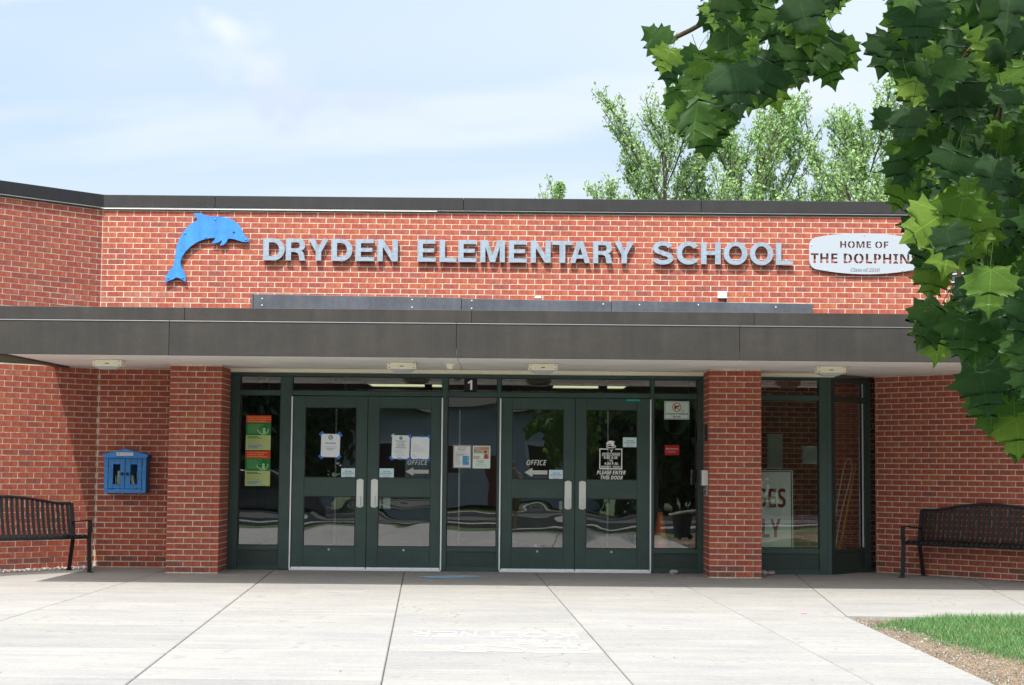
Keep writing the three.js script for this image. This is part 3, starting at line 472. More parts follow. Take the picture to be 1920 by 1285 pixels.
sheet('warning_sign', 'pale green no firearms sign at the top of the right sidelight', 'sign', 1.881, 2.187, 1.873, 2.097, ZS, ctex(400, 292, (c, w, h) => { c.fillStyle = '#c9ddd2'; c.fillRect(0, 0, w, h); c.strokeStyle = '#22302c'; c.lineWidth = 4; c.strokeRect(16, 14, w - 32, h - 28); c.fillStyle = '#111'; c.save(); c.translate(200, 96); c.rotate(-.1); c.fillRect(-38, -22, 88, 18); c.fillRect(-38, -16, 24, 52); c.fillRect(-16, -6, 20, 16); c.restore(); c.strokeStyle = '#c22a1c'; c.lineWidth = 12; c.beginPath(); c.arc(200, 98, 66, 0, 7); c.stroke(); c.beginPath(); c.moveTo(153, 51); c.lineTo(247, 145); c.stroke(); wt(c, 'Firearms Prohibited', 200, 216, 37, { c: '#111' }); wt(c, 'By Law', 200, 262, 37, { c: '#111' }); lines(c, 270, 350, 150, 2, 12, '#6f817a', 5); }));
sheet('entrance_notice', 'small dark red main entrance sign in the right sidelight', 'sign', 1.889, 2.065, 1.434, 1.556, ZS, ctex(220, 156, (c, w, h) => { c.fillStyle = '#a31722'; c.fillRect(0, 0, w, h); wt(c, 'Main Entrance', 110, 66, 28, { c: '#e8c2c0' }); lines(c, 16, 204, 92, 1, 8, '#d28d8c', 6); lines(c, 34, 190, 110, 1, 8, '#d28d8c', 6); }));
sheet('number_sign', 'black sign with white numeral one above the centre pane', 'sign', -.585, -.425, 2.190, 2.357, ZS, ctex(128, 132, (c, w, h) => { c.fillStyle = '#0d0f10'; c.fillRect(0, 0, w, h); wt(c, '1', 64, 114, 132, { c: '#eef2f2' }); }));
// white vinyl lettering on the door glass
function vinyl(label, x0, x1, y0, y1, w, h, draw, col, name = 'window_lettering') {
  const t = ctex(w, h, (c) => { c.fillStyle = '#000'; c.fillRect(0, 0, w, h); draw(c, w, h); }, false); const g = new THREE.PlaneGeometry(x1 - x0, y1 - y0); g.translate((x0 + x1) / 2, (y0 + y1) / 2, ZP - .0005);
  one(name, g, mat(col, .7, { alphaMap: t, transparent: true, side: THREE.DoubleSide }), label, 'lettering');
}
const arrowL = (c, x0, x1, y, s) => { c.fillStyle = '#fff'; c.beginPath(); c.moveTo(x0, y); c.lineTo(x0 + s * 1.9, y - s); c.lineTo(x0 + s * 1.9, y - s * .45); c.lineTo(x1, y - s * .45); c.lineTo(x1, y + s * .45); c.lineTo(x0 + s * 1.9, y + s * .45); c.lineTo(x0 + s * 1.9, y + s); c.fill(); };
const off = (c, w, h) => { wt(c, 'OFFICE', w / 2, 84, 92, { c: '#fff', skew: .22, sx: .86 }); arrowL(c, 14, w - 8, 172, 56); };
vinyl('grey office lettering with left arrow partly under the letter, second door', -1.305, -1.00, 1.140, 1.365, 330, 240, off, [.44, .44, .42]);
vinyl('grey office lettering with left arrow on the third door from left', .155, .455, 1.140, 1.378, 330, 240, off, [.55, .55, .53]);
vinyl('white office hours lettering with leaping dolphin on the rightmost door', 1.016, 1.440, 1.112, 1.640, 480, 600, (c, w, h) => {
  c.strokeStyle = '#fff'; c.lineWidth = 14; c.beginPath(); c.moveTo(200, 158); c.lineTo(84, 158); c.lineTo(84, 432); c.lineTo(388, 432); c.lineTo(388, 158); c.lineTo(296, 158); c.stroke();
  wt(c, 'OFFICE HOURS', 238, 242, 45, { c: '#fff', skew: .1, sx: .80 }); c.fillStyle = '#fff'; c.fillRect(110, 249, 250, 6); wt(c, '8:00 A.M.', 238, 294, 47, { c: '#fff' }); wt(c, 'TO', 240, 334, 42, { c: '#fff' }); wt(c, '4:00 P.M.', 246, 376, 47, { c: '#fff' }); wt(c, 'MONDAY - FRIDAY', 238, 418, 38, { c: '#fff', sx: .82 });
  wt(c, 'PLEASE ENTER', 238, 510, 74, { c: '#fff', skew: .22, sx: .80 }); wt(c, 'THIS DOOR', 242, 580, 74, { c: '#fff', skew: .22, sx: .80 });
  // plain leaping dolphin over a splash ring
  c.fillStyle = '#fff'; c.beginPath(); c.moveTo(166, 92); c.quadraticCurveTo(176, 66, 200, 50); c.quadraticCurveTo(236, 30, 262, 48); c.lineTo(294, 52); c.lineTo(276, 70); c.quadraticCurveTo(288, 100, 274, 124); c.lineTo(246, 122); c.quadraticCurveTo(250, 96, 228, 88); c.quadraticCurveTo(206, 84, 190, 96); c.closePath(); c.fill();
  c.lineWidth = 11; c.beginPath(); c.ellipse(238, 122, 64, 18, 0, 0, 7); c.stroke(); c.beginPath(); c.moveTo(208, 148); c.lineTo(240, 176); c.lineTo(272, 148); c.lineTo(252, 186); c.lineTo(246, 216); c.lineTo(236, 186); c.closePath(); c.fill();
}, [.86, .87, .86]);

// ───────────────────────── small fittings
for (const [x, z, l] of [[-4.61, 1.62, 'cream box light on the soffit above the blue book box'], [-1.255, 1.62, 'cream box light on the soffit above the left pair of doors'], [.356, 1.62, 'cream box light on the soffit above the right pair of doors'], [3.64, 1.62, 'cream box light on the soffit above the corner window']]) {
  const c = thing('soffit_light', l, 'light fixture', [x, 2.451, z], 0, 'cream box lights under the canopy');
  part(c, 'housing', rspan(-.165, .165, -.078, -.002, -.09, .09, .008), cream);
  const s = P([-.145, 0], [.145, 0], [.09, -.03], [-.09, -.03]), g = new THREE.ExtrudeGeometry(s, { depth: .14, bevelEnabled: false }); g.translate(0, -.079, -.07); part(c, 'lens', g, mat([.42, .45, .48], .35));
  for (const [sx, sy] of [[-.14, -.02], [.14, -.02], [-.14, -.065], [.14, -.065]]) { const b = cyl(.007, .007, .004, 8); b.rotateX(Math.PI / 2); b.translate(sx, sy, .091); part(c, 'screw', b, mat([.25, .22, .15], .5)); }
  part(c, 'label_plate', span(-.022, .022, -.052, -.044, .0905, .092), gasket);
}
{ const c = thing('smoke_detector', 'small white domed detector on the soffit between the door pairs', 'detector', [-.71, 2.451, 1.5]); part(c, 'base', (() => { const g = cyl(.062, .062, .02, 20); g.translate(0, -.012, 0); return g; })(), white); part(c, 'dome', (() => { const g = new THREE.SphereGeometry(.05, 18, 8, 0, 7, Math.PI / 2, Math.PI / 2); g.translate(0, -.022, 0); return g; })(), cream); }
{
  const c = thing('card_reader', 'small black card reader on the inner side of the right brick column', 'card reader', [2.346, 1.70, .66]);
  part(c, 'case', rspan(-.03, .004, -.10, .10, -.045, .045, .008), gasket); part(c, 'indicator', span(-.032, -.03, -.05, -.035, -.01, .01), white);
  const d = thing('door_intercom', 'grey metal door intercom on the inner side of the right brick column', 'intercom', [2.346, 1.155, .70]);
  part(d, 'box', rspan(-.075, .004, -.085, .10, -.08, .08, .006), steel); part(d, 'lower_plate', rspan(-.02, .004, -.21, -.09, -.07, .05, .004), mat([.25, .28, .30], .5)); part(d, 'button', rspan(-.028, -.02, -.17, -.14, -.02, .01, .003), gasket);
}
// ───────────────────────── blue book box
{
  const c = thing('book_exchange_box', 'bright blue wooden book box with two small doors on the recessed wall', 'book box', [-4.713, .912, .004]);
  const blueTex = dtex(256, 256, (u, v) => .84 + .25 * (fbm(u * 3, v * 30, 141, 4, 3, 30) - .5) + .15 * (fbm(u * 9, v * 9, 145, 3, 9, 9) - .5), true);
  const bl = mat([.030, .28, .78], .45, { map: blueTex }), bl2 = mat([.026, .25, .68], .5, { map: blueTex });
  const W = .256, D = .21, y1 = .43; const f = (g) => planarUV(g, 2.2, 'x', 'y');
  part(c, 'body', f(merge([span(-W, -W + .018, 0, y1, 0, D), span(W - .018, W, 0, y1, 0, D), span(-W + .018, W - .018, 0, .018, 0, D), span(-W + .018, W - .018, .018, y1, 0, .012), span(-W + .018, W - .018, y1 - .02, y1, .012, D)])), bl);
  part(c, 'face_frame', f(merge([rspan(-W, -W + .048, 0, y1 - .001, D, D + .016), rspan(W - .048, W, 0, y1 - .001, D, D + .016), rspan(-W + .0485, W - .0485, 0, .048, D, D + .016), rspan(-W + .0485, W - .0485, .432 - .012, y1 + .002, D, D + .0158)])), bl);
  const gs = P([-.278, .452], [-.258, .428], [.258, .428], [.278, .452], [.278, .466], [0, .538], [-.278, .466]); const gg = new THREE.ExtrudeGeometry(gs, { depth: D + .04, bevelEnabled: false }); gg.translate(0, 0, -.001); part(c, 'roof', f(gg), bl);
  part(c, 'name_plate', rspan(-.102, .100, .455, .492, D + .041, D + .045, .002), mat([.75, .76, .72], .5)); part(c, 'plate_text', merge([span(-.09, -.055, .464, .484, D + .0455, D + .0465), span(-.045, .09, .476, .482, D + .0455, D + .0465), span(-.045, .085, .465, .470, D + .0455, D + .0465)]), mat([.30, .30, .28], .6));
  for (const s of [-1, 1]) {
    const d = new THREE.Group(); d.name = 'door'; c.add(d); const a = s < 0 ? -W + .052 : .003, b = s < 0 ? -.003 : W - .052, p0 = s < 0 ? a + .058 : a + .062, p1 = p0 + .085, z0 = D + .002, z1 = D + .02;
    part(d, 'door_frame', f(merge([rspan(a, p0, .053, .414, z0, z1), rspan(p1, b, .053, .414, z0, z1), rspan(p0 + .0005, p1 - .0005, .053, .108, z0, z1), rspan(p0 + .0005, p1 - .0005, .350, .414, z0, z1)])), bl2);
    const g = new THREE.PlaneGeometry(p1 - p0, .242); g.translate((p0 + p1) / 2, .229, z0 + .006); part(d, 'pane', g, glass);
    const k = new THREE.SphereGeometry(.019, 14, 10); k.scale(1, 1, .8); k.translate(s * .032, .232, z1 + .022); part(d, 'knob', merge([k, (() => { const t = cyl(.008, .012, .02, 10); t.rotateX(Math.PI / 2); t.translate(s * .032, .232, z1 + .008); return t; })()]), mat([.03, .032, .034], .35, { metalness: .5 }));
    for (const y of [.1, .33]) part(d, 'hinge', span(s < 0 ? a - .006 : b, s < 0 ? a : b + .006, y, y + .06, z1 - .012, z1 + .003), gasket);
  }
  // the books in it
  const bk = (label, x, w, h, d, tilt, col) => { const o = thing('book', label, 'book', [-4.713 + x, .932, .11]); o.rotation.z = tilt; part(o, 'cover', span(-w / 2, w / 2, 0, h, 0, d), mat(col, .6)); part(o, 'pages', span(-w / 2 + .003, w / 2 - .003, .003, h - .003, d, d + .002), mat([.7, .68, .6], .8)); };
  bk('green and white book upright behind the left small door', -.085, .030, .25, .09, 0, [.15, .42, .12]); bk('thin pale blue book beside the green book behind the left small door', -.115, .010, .19, .09, .02, [.55, .6, .66]); bk('white book leaning behind the right small door', .115, .035, .20, .09, .22, [.8, .78, .74]); bk('dark book at the back behind the right small door', .16, .04, .24, .06, .05, [.05, .04, .05]);
}
// ───────────────────────── benches
function bench(label, pos, turn) {
  const c = thing('park_bench', label, 'bench', pos, turn), L = 1.83, n = 27;
  const arch = (x) => .795 + .085 * Math.pow(Math.max(0, Math.sin(Math.PI * Math.min(1, Math.max(0, (x / L + .5 - .09) / .82)))), 1.15);
  for (let i = 0; i < n; i++) {
    const x = -L / 2 + .06 + i * (L - .12) / (n - 1), top = arch(x), pts = [[.475, .395], [.485, .42], [.47, .437], [.40, .438], [.28, .425], [.20, .418], [.155, .425], [.125, .455], [.10, .54], [.07, .68], [.045, top]];
    const cv = new THREE.CatmullRomCurve3(pts.map(([z, y]) => new THREE.Vector3(0, y, z))).getPoints(22), v = [], ix = [], hw = .020, th = .003; cv.forEach((p, k) => { const a = cv[Math.max(0, k - 1)], b = cv[Math.min(cv.length - 1, k + 1)], d = b.clone().sub(a).normalize(), ny = -d.z, nz = d.y; for (const [sx, st] of [[-1, -1], [1, -1], [1, 1], [-1, 1]]) v.push(x + sx * hw, p.y - st * th * ny * -1, p.z - st * th * nz * -1); if (k) { const o = (k - 1) * 4; for (let e = 0; e < 4; e++) { const f = (e + 1) % 4; ix.push(o + e, o + f, o + 4 + f, o + e, o + 4 + f, o + 4 + e); } } });
    const g = new THREE.BufferGeometry(); g.setAttribute('position', new THREE.Float32BufferAttribute(v, 3)); g.setIndex(ix); const q = g.toNonIndexed(); q.computeVertexNormals(); part(c, 'slat', q, blackMetal);
  }
  const rail = []; for (let i = 0; i <= 24; i++) { const x = -L / 2 + .01 + i * (L - .02) / 24; rail.push([x, arch(x) + .004, .042]); }
  part(c, 'top_rail', tube(rail, .017, 60, 8), blackMetal);
  part(c, 'seat_rail', merge([bar([-L / 2 + .02, .405, .46], [L / 2 - .02, .405, .46], .016), bar([-L / 2 + .02, .408, .17], [L / 2 - .02, .408, .17], .016), bar([-L / 2 + .02, .43, .115], [L / 2 - .02, .43, .115], .012)]), blackMetal);
  for (const s of [-1, 1]) {
    const x = s * (L / 2 - .005), W = .05, flat = (pts, t = .012) => { const g = []; const cv = new THREE.CatmullRomCurve3(pts.map(([z, y]) => new THREE.Vector3(0, y, z)), false, 'catmullrom', .4).getPoints(pts.length * 5); for (let k = 1; k < cv.length; k++) { const a = cv[k - 1], b = cv[k], l = a.distanceTo(b) + .004, e = box(W, t, l); e.rotateX(-Math.atan2(b.y - a.y, b.z - a.z)); e.translate(x, (a.y + b.y) / 2, (a.z + b.z) / 2); g.push(e); } return merge(g); };
    part(c, 'leg', flat([[.505, .008], [.49, .20], [.475, .40]]), blackMetal);
    part(c, 'leg', flat([[.035, .008], [.075, .2], [.12, .42]]), blackMetal);
    part(c, 'foot', merge([rspan(x - .03, x + .03, 0, .008, .485, .56, .002), rspan(x - .03, x + .03, 0, .008, -.005, .07, .002)]), blackMetal);
    part(c, 'back_post', flat([[.12, .42], [.085, .6], [.045, .80]], .016), blackMetal);
    part(c, 'arm_rest', flat([[.475, .40], [.49, .52], [.485, .59], [.45, .607], [.36, .60], [.22, .585], [.095, .583]], .011), blackMetal);
    part(c, 'side_bar', bar([x, .41, .12], [x, .41, .48], .014), blackMetal);
  }
  return c;
}
{ const t = 1.425, n = .26; bench('black metal bench with arched back at the left edge, partly in sun', [-5.12 - t * .7071 + n * .7071, -.008, t * .7071 + n * .7071], Q); }
{ const t = 1.625, n = .04; bench('black metal bench with arched back at the right edge, in shade', [4.585 + t * .7071 - n * .7071, -.006, -.365 + t * .7071 + n * .7071], -Q); }

// ───────────────────────── ground
const lawnTex = dtex(512, 512, (u, v) => { const a = fbm(u * 12, v * 12, 201, 4, 12, 12), b = fbm(u * 90, v * 90, 205, 2, 90, 90), t = .75 + .5 * (a - .5) + .6 * (b - .5); return [t * .47, t * .62, t * .30]; }, true);
const lawnMat = mat([.36, .40, .34], .95, { map: lawnTex });
{
  const g = new THREE.BufferGeometry(), v = [], ix = [], zs = [-400, -60, -14, 0, 6, 12, 18, 24, 60, 140, 400], xs = [-400, -100, -30, 0, 30, 100, 400];
  for (const z of zs) for (const x of xs) v.push(x, gy(z) - .115, z);
  for (let j = 0; j + 1 < zs.length; j++) for (let i = 0; i + 1 < xs.length; i++) { const a = j * xs.length + i, b = a + xs.length; ix.push(a, b, a + 1, b, b + 1, a + 1); }
  g.setAttribute('position', new THREE.Float32BufferAttribute(v, 3)); g.setIndex(ix); const q = g.toNonIndexed(); q.computeVertexNormals(); struct('ground', planarUV(q, .25), lawnMat);
}
const concTex = dtex(1024, 1024, (u, v) => {
  const big = fbm(u * 5, v * 9, 301, 5, 5, 9), br = fbm(u * 4, v * 70, 311, 3, 4, 70), fine = fbm(u * 220, v * 220, 321, 2, 220, 220), spots = fbm(u * 26, v * 26, 331, 3, 26, 26);
  const t = .90 + .11 * (big - .5) + .085 * (br - .5) + .09 * (fine - .5) + .03 * (spots - .5) - .07 * sstep(.70, .80, spots) * sstep(.5, .6, big) - .22 * (1 - sstep(0, .0035, Math.abs(fbm(u * 3, v * 3, 351, 5, 3, 3) - .5))) * sstep(.52, .6, vnoise(u * 4, v * 4, 355, 4, 4)); return [t, t * .985, t * (.965 - .04 * (big - .5))];
}, true);
const concBump = dtex(512, 512, (u, v) => .5 + .5 * (fbm(u * 160, v * 160, 341, 2, 160, 160) - .5) + .3 * (fbm(u * 8, v * 120, 345, 2, 8, 120) - .5));
const slabMats = [1, .965, 1.025, .94, .985].map((k) => mat([.375 * k, .371 * k, .362 * k], .9, { map: concTex, bumpMap: concBump, bumpScale: .0015 }));
{
  const root = new THREE.Group(); root.name = 'walkway'; root.userData = { kind: 'structure' }; scene.add(root);
  const jl = [[-10.6, -10.9], [-9.0, -9.2], [-7.35, -7.5], [-5.75, -5.85], [-4.14, -4.38], [-2.885, -2.38], [-1.295, -.80], [.298, .79], [1.84, 2.335], [3.5, 2.68]]; // x of the lengthwise joints at z = 0 and z = 10
  const rows = [-.25, 5.31, 6.64, 8.25, 9.83, 11.4, 13.0, 14.6, 16.2], r = R(77), jx = (k, z) => mix(jl[k][0], jl[k][1], z / 10);
  const slab = (c) => { // corners counter-clockwise from above: [x,z] x4, bevelled rim
    const e = .0042, cx = c.reduce((a, p) => a + p[0], 0) / c.length, cz = c.reduce((a, p) => a + p[1], 0) / c.length, v = [], ring = [[e, -.1, 0], [e, -.006, 0], [e + .006, 0, 0]];
    const rr = ring.map(([ins, dy]) => c.map(([x, z]) => { const dx = Math.sign(cx - x) * ins, dz = Math.sign(cz - z) * ins; return [x + dx, gy(Math.max(0, z + dz)) + dy, z + dz]; }));
    const n = c.length; for (let k = 0; k < 2; k++) for (let i = 0; i < n; i++) { const j = (i + 1) % n, a = rr[k][i], b = rr[k][j], d = rr[k + 1][i], f = rr[k + 1][j]; v.push(...a, ...b, ...f, ...a, ...f, ...d); }
    for (let i = 1; i + 1 < n; i++) v.push(...rr[2][0], ...rr[2][i], ...rr[2][i + 1]);
    const g = new THREE.BufferGeometry(); g.setAttribute('position', new THREE.Float32BufferAttribute(v, 3)); g.computeVertexNormals(); return planarUV(g, .27, 'x', 'z', r(), r());
  };
  for (let j = 0; j + 1 < rows.length; j++) for (let k = 0; k < jl.length; k++) {
    const a = rows[j], b = rows[j + 1]; let c;
    const x0a = jx(k, a), x0b = jx(k, b);
    if (k + 1 < jl.length) { let x1a = jx(k + 1, a), x1b = jx(k + 1, b); if (k === jl.length - 2 && j > 0) { x1a = 3.045 + .016 * (a - 5.3); x1b = 3.045 + .016 * (b - 5.3); } c = [[x0a, a], [x0b, b], [x1b, b], [x1a, a]]; }
    else { if (j) continue; c = [[x0a, a], [x0b, b], [4.9, b], [5.6, a]]; part(root, 'slab', slab(c), slabMats[1]); c = [[5.6, a], [4.9, b], [12, b], [12, a]]; }
    part(root, 'slab', slab(c), slabMats[Math.floor(r() * 5)]);
  }
  const f = []; for (const [x0, x1, z0, z1] of [[-11, 12, -.25, 5.3], [-11, 3.04, 5.3, 16.2]]) { const g = new THREE.BufferGeometry(); g.setAttribute('position', new THREE.Float32BufferAttribute([x0, gy(z0) - .016, z0, x0, gy(z1) - .016, z1, x1, gy(z1) - .016, z1, x0, gy(z0) - .016, z0, x1, gy(z1) - .016, z1, x1, gy(z0) - .016, z0], 3)); g.computeVertexNormals(); f.push(planarUV(g, 1)); }
  part(root, 'joint_filler', merge(f), mat([.15, .125, .095], .95));
}
// bare soil and grass by the walk
const soilTex = dtex(1024, 1024, (u, v) => { const a = fbm(u * 10, v * 10, 401, 4, 10, 10), b = fbm(u * 130, v * 130, 405, 3, 130, 130), t = .74 + .3 * (a - .5) + 1.0 * (b - .5); return [t, t * .90, t * .79]; }, true);
const soilBump = dtex(512, 512, (u, v) => fbm(u * 60, v * 60, 411, 4, 60, 60));
{
  const g = new THREE.PlaneGeometry(9, 9.5, 120, 130); g.rotateX(-Math.PI / 2); g.translate(7.53, 0, 10.1); const p = g.attributes.position;
  for (let i = 0; i < p.count; i++) { const x = p.getX(i), z = p.getZ(i), e = Math.min(x - 3.05, z - 5.33); p.setY(i, gy(z) - .035 + .03 * fbm(x * 5, z * 5, 421, 4) * sstep(0, .25, e) + .012 * sstep(.1, .8, e)); }
  g.computeVertexNormals(); struct('bare_soil', planarUV(g, .8), mat([.35, .305, .25], .95, { map: soilTex, bumpMap: soilBump, bumpScale: .02 }));
}
{
  const r = R(500), gr = new THREE.BufferGeometry(), v = [], ix = [0, 1, 2, 1, 3, 2, 2, 3, 4];
  v.push(-.5, 0, 0, .5, 0, 0, -.36, .55, .10, .36, .55, .10, .0, 1, .42); gr.setAttribute('position', new THREE.Float32BufferAttribute(v, 3)); gr.setIndex(ix); const bg = gr.toNonIndexed(); bg.computeVertexNormals();
  const N = 90000, m = new THREE.InstancedMesh(bg, phys([1, 1, 1], .75, { side: THREE.DoubleSide, transmission: .25, thickness: 0 }), N), M = new THREE.Matrix4(), q = new THREE.Quaternion(), e = new THREE.Euler(), col = new THREE.Color(); let n = 0;
  while (n < N) {
    const z = 5.36 + r() * 5.6, x = 3.1 + Math.pow(r(), 1.15) * 4.4, wob = .22 * (fbm(z * 1.7, 3, 61, 3) - .5) + .05 * (r() - .5);
    const edge = z < 6.15 ? 3.1 + 1.0 * (6.15 - z) / .85 * .75 : 3.13 + .175 * (z - 6.15); let d = x - edge - wob;
    if (d < 0 && r() > .012) continue;
    const dens = d < .12 ? .5 : 1; if (r() > dens * (.55 + .75 * fbm(x * 4, z * 4, 65, 3))) continue;
    const h = (.045 + .05 * r()) * (d < .1 ? .6 : 1), w = .0032 + .0026 * r();
    e.set((r() - .5) * .9, r() * 6.283, (r() - .5) * .9); q.setFromEuler(e); M.compose(new THREE.Vector3(x, gy(z) - .022, z), q, new THREE.Vector3(w, h, h)); m.setMatrixAt(n, M);
    const t = r(), dry = r() < .05; col.setRGB(...(dry ? [.38, .33, .14] : [mix(.045, .115, t), mix(.15, .28, t), mix(.030, .065, t)])); m.setColorAt(n, col); n++;
  }
  m.name = 'grass'; m.userData = { kind: 'stuff', label: 'bright green grass growing in the soil bed right of the concrete walk', category: 'grass' }; m.castShadow = m.receiveShadow = true; scene.add(m);
}
const stoneGeo = (s) => { const g = new THREE.IcosahedronGeometry(1, 1), p = g.attributes.position; for (let i = 0; i < p.count; i++) { const k = .75 + .5 * vnoise(p.getX(i) * 2 + 9, p.getY(i) * 2 + p.getZ(i) * 3 + 9, s); p.setXYZ(i, p.getX(i) * k, p.getY(i) * k * .65, p.getZ(i) * k); } g.computeVertexNormals(); return g; };
{
  // pale gravel bed along the left wall, crumbs on the soil
  const r = R(610), N = 2600, m = new THREE.InstancedMesh(stoneGeo(3), mat([1, 1, 1], .9), N), M = new THREE.Matrix4(), q = new THREE.Quaternion(), c = new THREE.Color();
  for (let i = 0; i < N; i++) { const t = .05 + r() * 3.2, d = .02 + r() * .17 * (1 - .2 * r()), s = .006 + .014 * r() * r(), x = -5.12 - t * .7071 + d * .7071, z = t * .7071 + d * .7071; q.setFromEuler(new THREE.Euler(r() * 6, r() * 6, r() * 6)); M.compose(new THREE.Vector3(x, gy(z) + .004 + s * .3, z), q, new THREE.Vector3(s, s, s)); m.setMatrixAt(i, M); const k = .3 + .4 * r(); c.setRGB(k, k * .96, k * .9); m.setColorAt(i, c); }
  m.name = 'gravel'; m.userData = { kind: 'stuff', label: 'pale loose gravel strewn along the foot of the left angled wall', category: 'gravel' }; scene.add(m);
  const N2 = 5200, m2 = new THREE.InstancedMesh(stoneGeo(5), mat([1, 1, 1], .95), N2);
  for (let i = 0; i < N2; i++) { const z = 5.36 + r() * 5, x = 3.08 + r() * r() * 1.6, s = .002 + .0045 * r() * r(); q.setFromEuler(new THREE.Euler(r() * 6, r() * 6, r() * 6)); M.compose(new THREE.Vector3(x, gy(z) - .018 + .02 * sstep(0, .25, Math.min(x - 3.05, z - 5.33)), z), q, new THREE.Vector3(s * (1 + (r() < .2 ? 1.6 : 0)), s * .7, s)); m2.setMatrixAt(i, M); const k = .14 + .26 * r(); c.setRGB(k, k * .92, k * .81); m2.setColorAt(i, c); }
  m2.name = 'soil_crumbs'; m2.userData = { kind: 'stuff', label: 'loose crumbs, straw and pebbles on the bare soil beside the walk', category: 'soil' }; scene.add(m2);
  // leaf bits and grit on the concrete
  const bit = new THREE.PlaneGeometry(1, .45, 2, 1); { const p = bit.attributes.position; for (let i = 0; i < p.count; i++) p.setZ(i, .25 * Math.abs(p.getX(i))); bit.rotateX(-Math.PI / 2); bit.computeVertexNormals(); }
  const N3 = 420, m3 = new THREE.InstancedMesh(bit, mat([1, 1, 1], .9, { side: THREE.DoubleSide }), N3);
  for (let i = 0; i < N3; i++) { let z, x; const k = r(); if (k < .35) { z = .25 + r() * .3; x = 2.3 + r() * 2.6; if (x > 4) z = .25 + (x - 4) * .75 + r() * .25; } else if (k < .5) { z = .3 + r() * 2; x = -5 + r() * 10; } else { z = 1 + r() * 10; x = -4.5 + r() * 7.4; } const s = (.006 + .02 * r() * r()) * (k < .5 ? .75 : 1); q.setFromEuler(new THREE.Euler(0, r() * 6, 0)); M.compose(new THREE.Vector3(x, gy(z) + .003, z), q, new THREE.Vector3(s, s, s)); m3.setMatrixAt(i, M); const t = r(); c.setRGB(mix(.07, .30, t), mix(.055, .2, t), mix(.035, .09, t)); m3.setColorAt(i, c); }
  m3.name = 'leaf_litter'; m3.userData = { kind: 'stuff', label: 'dry leaf bits and grit scattered over the concrete walk', category: 'litter' }; scene.add(m3);
  for (const [x, z, s, l] of [[1.985, .30, .055, 'small grey stone at the foot of the green frame left of the right column'], [3.05, .34, .075, 'larger grey rubble stone right beside the foot of the right column'], [3.16, .32, .05, 'smaller grey rubble stone next to the one beside the right column']]) { const g = stoneGeo(9 + Math.round(x * 10)); g.scale(s, s * .8, s); const o = one('stone', g, mat([.36, .34, .32], .95), l, 'stone'); o.position.set(x, .02, z); }
}
// chalk
function chalk(label, x0, x1, z0, z1, w, h, draw, col, seed) {
  const t = ctex(w, h, (c) => { c.fillStyle = '#000'; c.fillRect(0, 0, w, h); c.lineCap = 'round'; c.lineJoin = 'round'; draw(c, w, h); const r = R(seed); c.fillStyle = 'rgba(0,0,0,.55)'; for (let i = 0; i < w * h / 26; i++) c.fillRect(r() * w, r() * h, 1.6, 1.2); }, false);
  const g = new THREE.PlaneGeometry(x1 - x0, Math.hypot(z1 - z0, gy(z1) - gy(z0))); g.rotateX(-Math.PI / 2); g.rotateX(Math.atan(.01)); g.translate((x0 + x1) / 2, gy((z0 + z1) / 2) + .0035, (z0 + z1) / 2);
  one('chalk_drawing', g, mat(col, .95, { alphaMap: t, transparent: true }), label, 'chalk drawing');
}
chalk('white chalk writing with a heart, upside down on the concrete walk', -.80, .66, 6.75, 8.42, 880, 620, (c, w, h) => {
  c.translate(w, h); c.rotate(Math.PI); c.strokeStyle = '#fff'; c.lineWidth = 9; const L = (...p) => { c.beginPath(); c.moveTo(p[0], p[1]); for (let i = 2; i < p.length; i += 2) c.lineTo(p[i], p[i + 1]); c.stroke(); };
  // I, heart
  L(60, 40, 280, 40); L(140, 40, 150, 170); L(90, 170, 260, 175); c.beginPath(); c.moveTo(430, 80); c.bezierCurveTo(380, 10, 300, 70, 340, 120); c.bezierCurveTo(380, 180, 520, 190, 560, 190); c.bezierCurveTo(700, 150, 680, 60, 600, 50); c.bezierCurveTo(520, 40, 470, 80, 430, 80); c.stroke();
  // MR.
  L(120, 330, 125, 230, 190, 290, 250, 225, 270, 335); L(290, 335, 290, 235, 350, 240, 355, 285, 300, 290, 370, 335); L(400, 332, 404, 332);
  // KOLTNER
  L(70, 400, 90, 530); L(180, 395, 90, 460, 200, 535); c.beginPath(); c.ellipse(275, 470, 52, 62, 0, 0, 7); c.stroke(); L(345, 405, 350, 530, 440, 530); L(400, 410, 540, 400); L(475, 405, 480, 535); L(560, 535, 562, 410, 625, 530, 630, 400); L(760, 400, 655, 405, 660, 530, 765, 535); L(658, 465, 740, 465); L(790, 540, 788, 410, 850, 415, 855, 465, 795, 470, 865, 545);
}, [.97, .97, .98], 3);
chalk('pale blue chalk scribble like a fish on the shaded concrete by the doors', -1.20, -.03, .62, 1.55, 480, 380, (c) => { c.strokeStyle = 'rgba(255,255,255,.85)'; c.lineWidth = 16; const r = R(4); for (let i = 0; i < 26; i++) { const y = 120 + i * 6 + r() * 10, s = Math.sin(Math.PI * i / 26); c.lineWidth = 6 + 9 * r(); c.beginPath(); c.moveTo(40 + 90 * (1 - s) + r() * 40, y + 30); c.quadraticCurveTo(180, y - 30 * s + r() * 20, 250 + 90 * s + r() * 30, y - 20); c.stroke(); } c.lineWidth = 16; c.beginPath(); c.moveTo(250, 190); c.quadraticCurveTo(340, 60, 470, 95); c.stroke(); }, [.34, .58, .82], 5);
chalk('small pale blue chalk squiggle on the shaded concrete by the left doors', -2.22, -1.84, 1.5, 1.95, 200, 200, (c) => { c.strokeStyle = 'rgba(255,255,255,.8)'; c.lineWidth = 16; c.beginPath(); c.moveTo(14, 80); c.quadraticCurveTo(110, 60, 160, 100); c.quadraticCurveTo(190, 150, 120, 170); c.stroke(); }, [.24, .46, .70], 6);
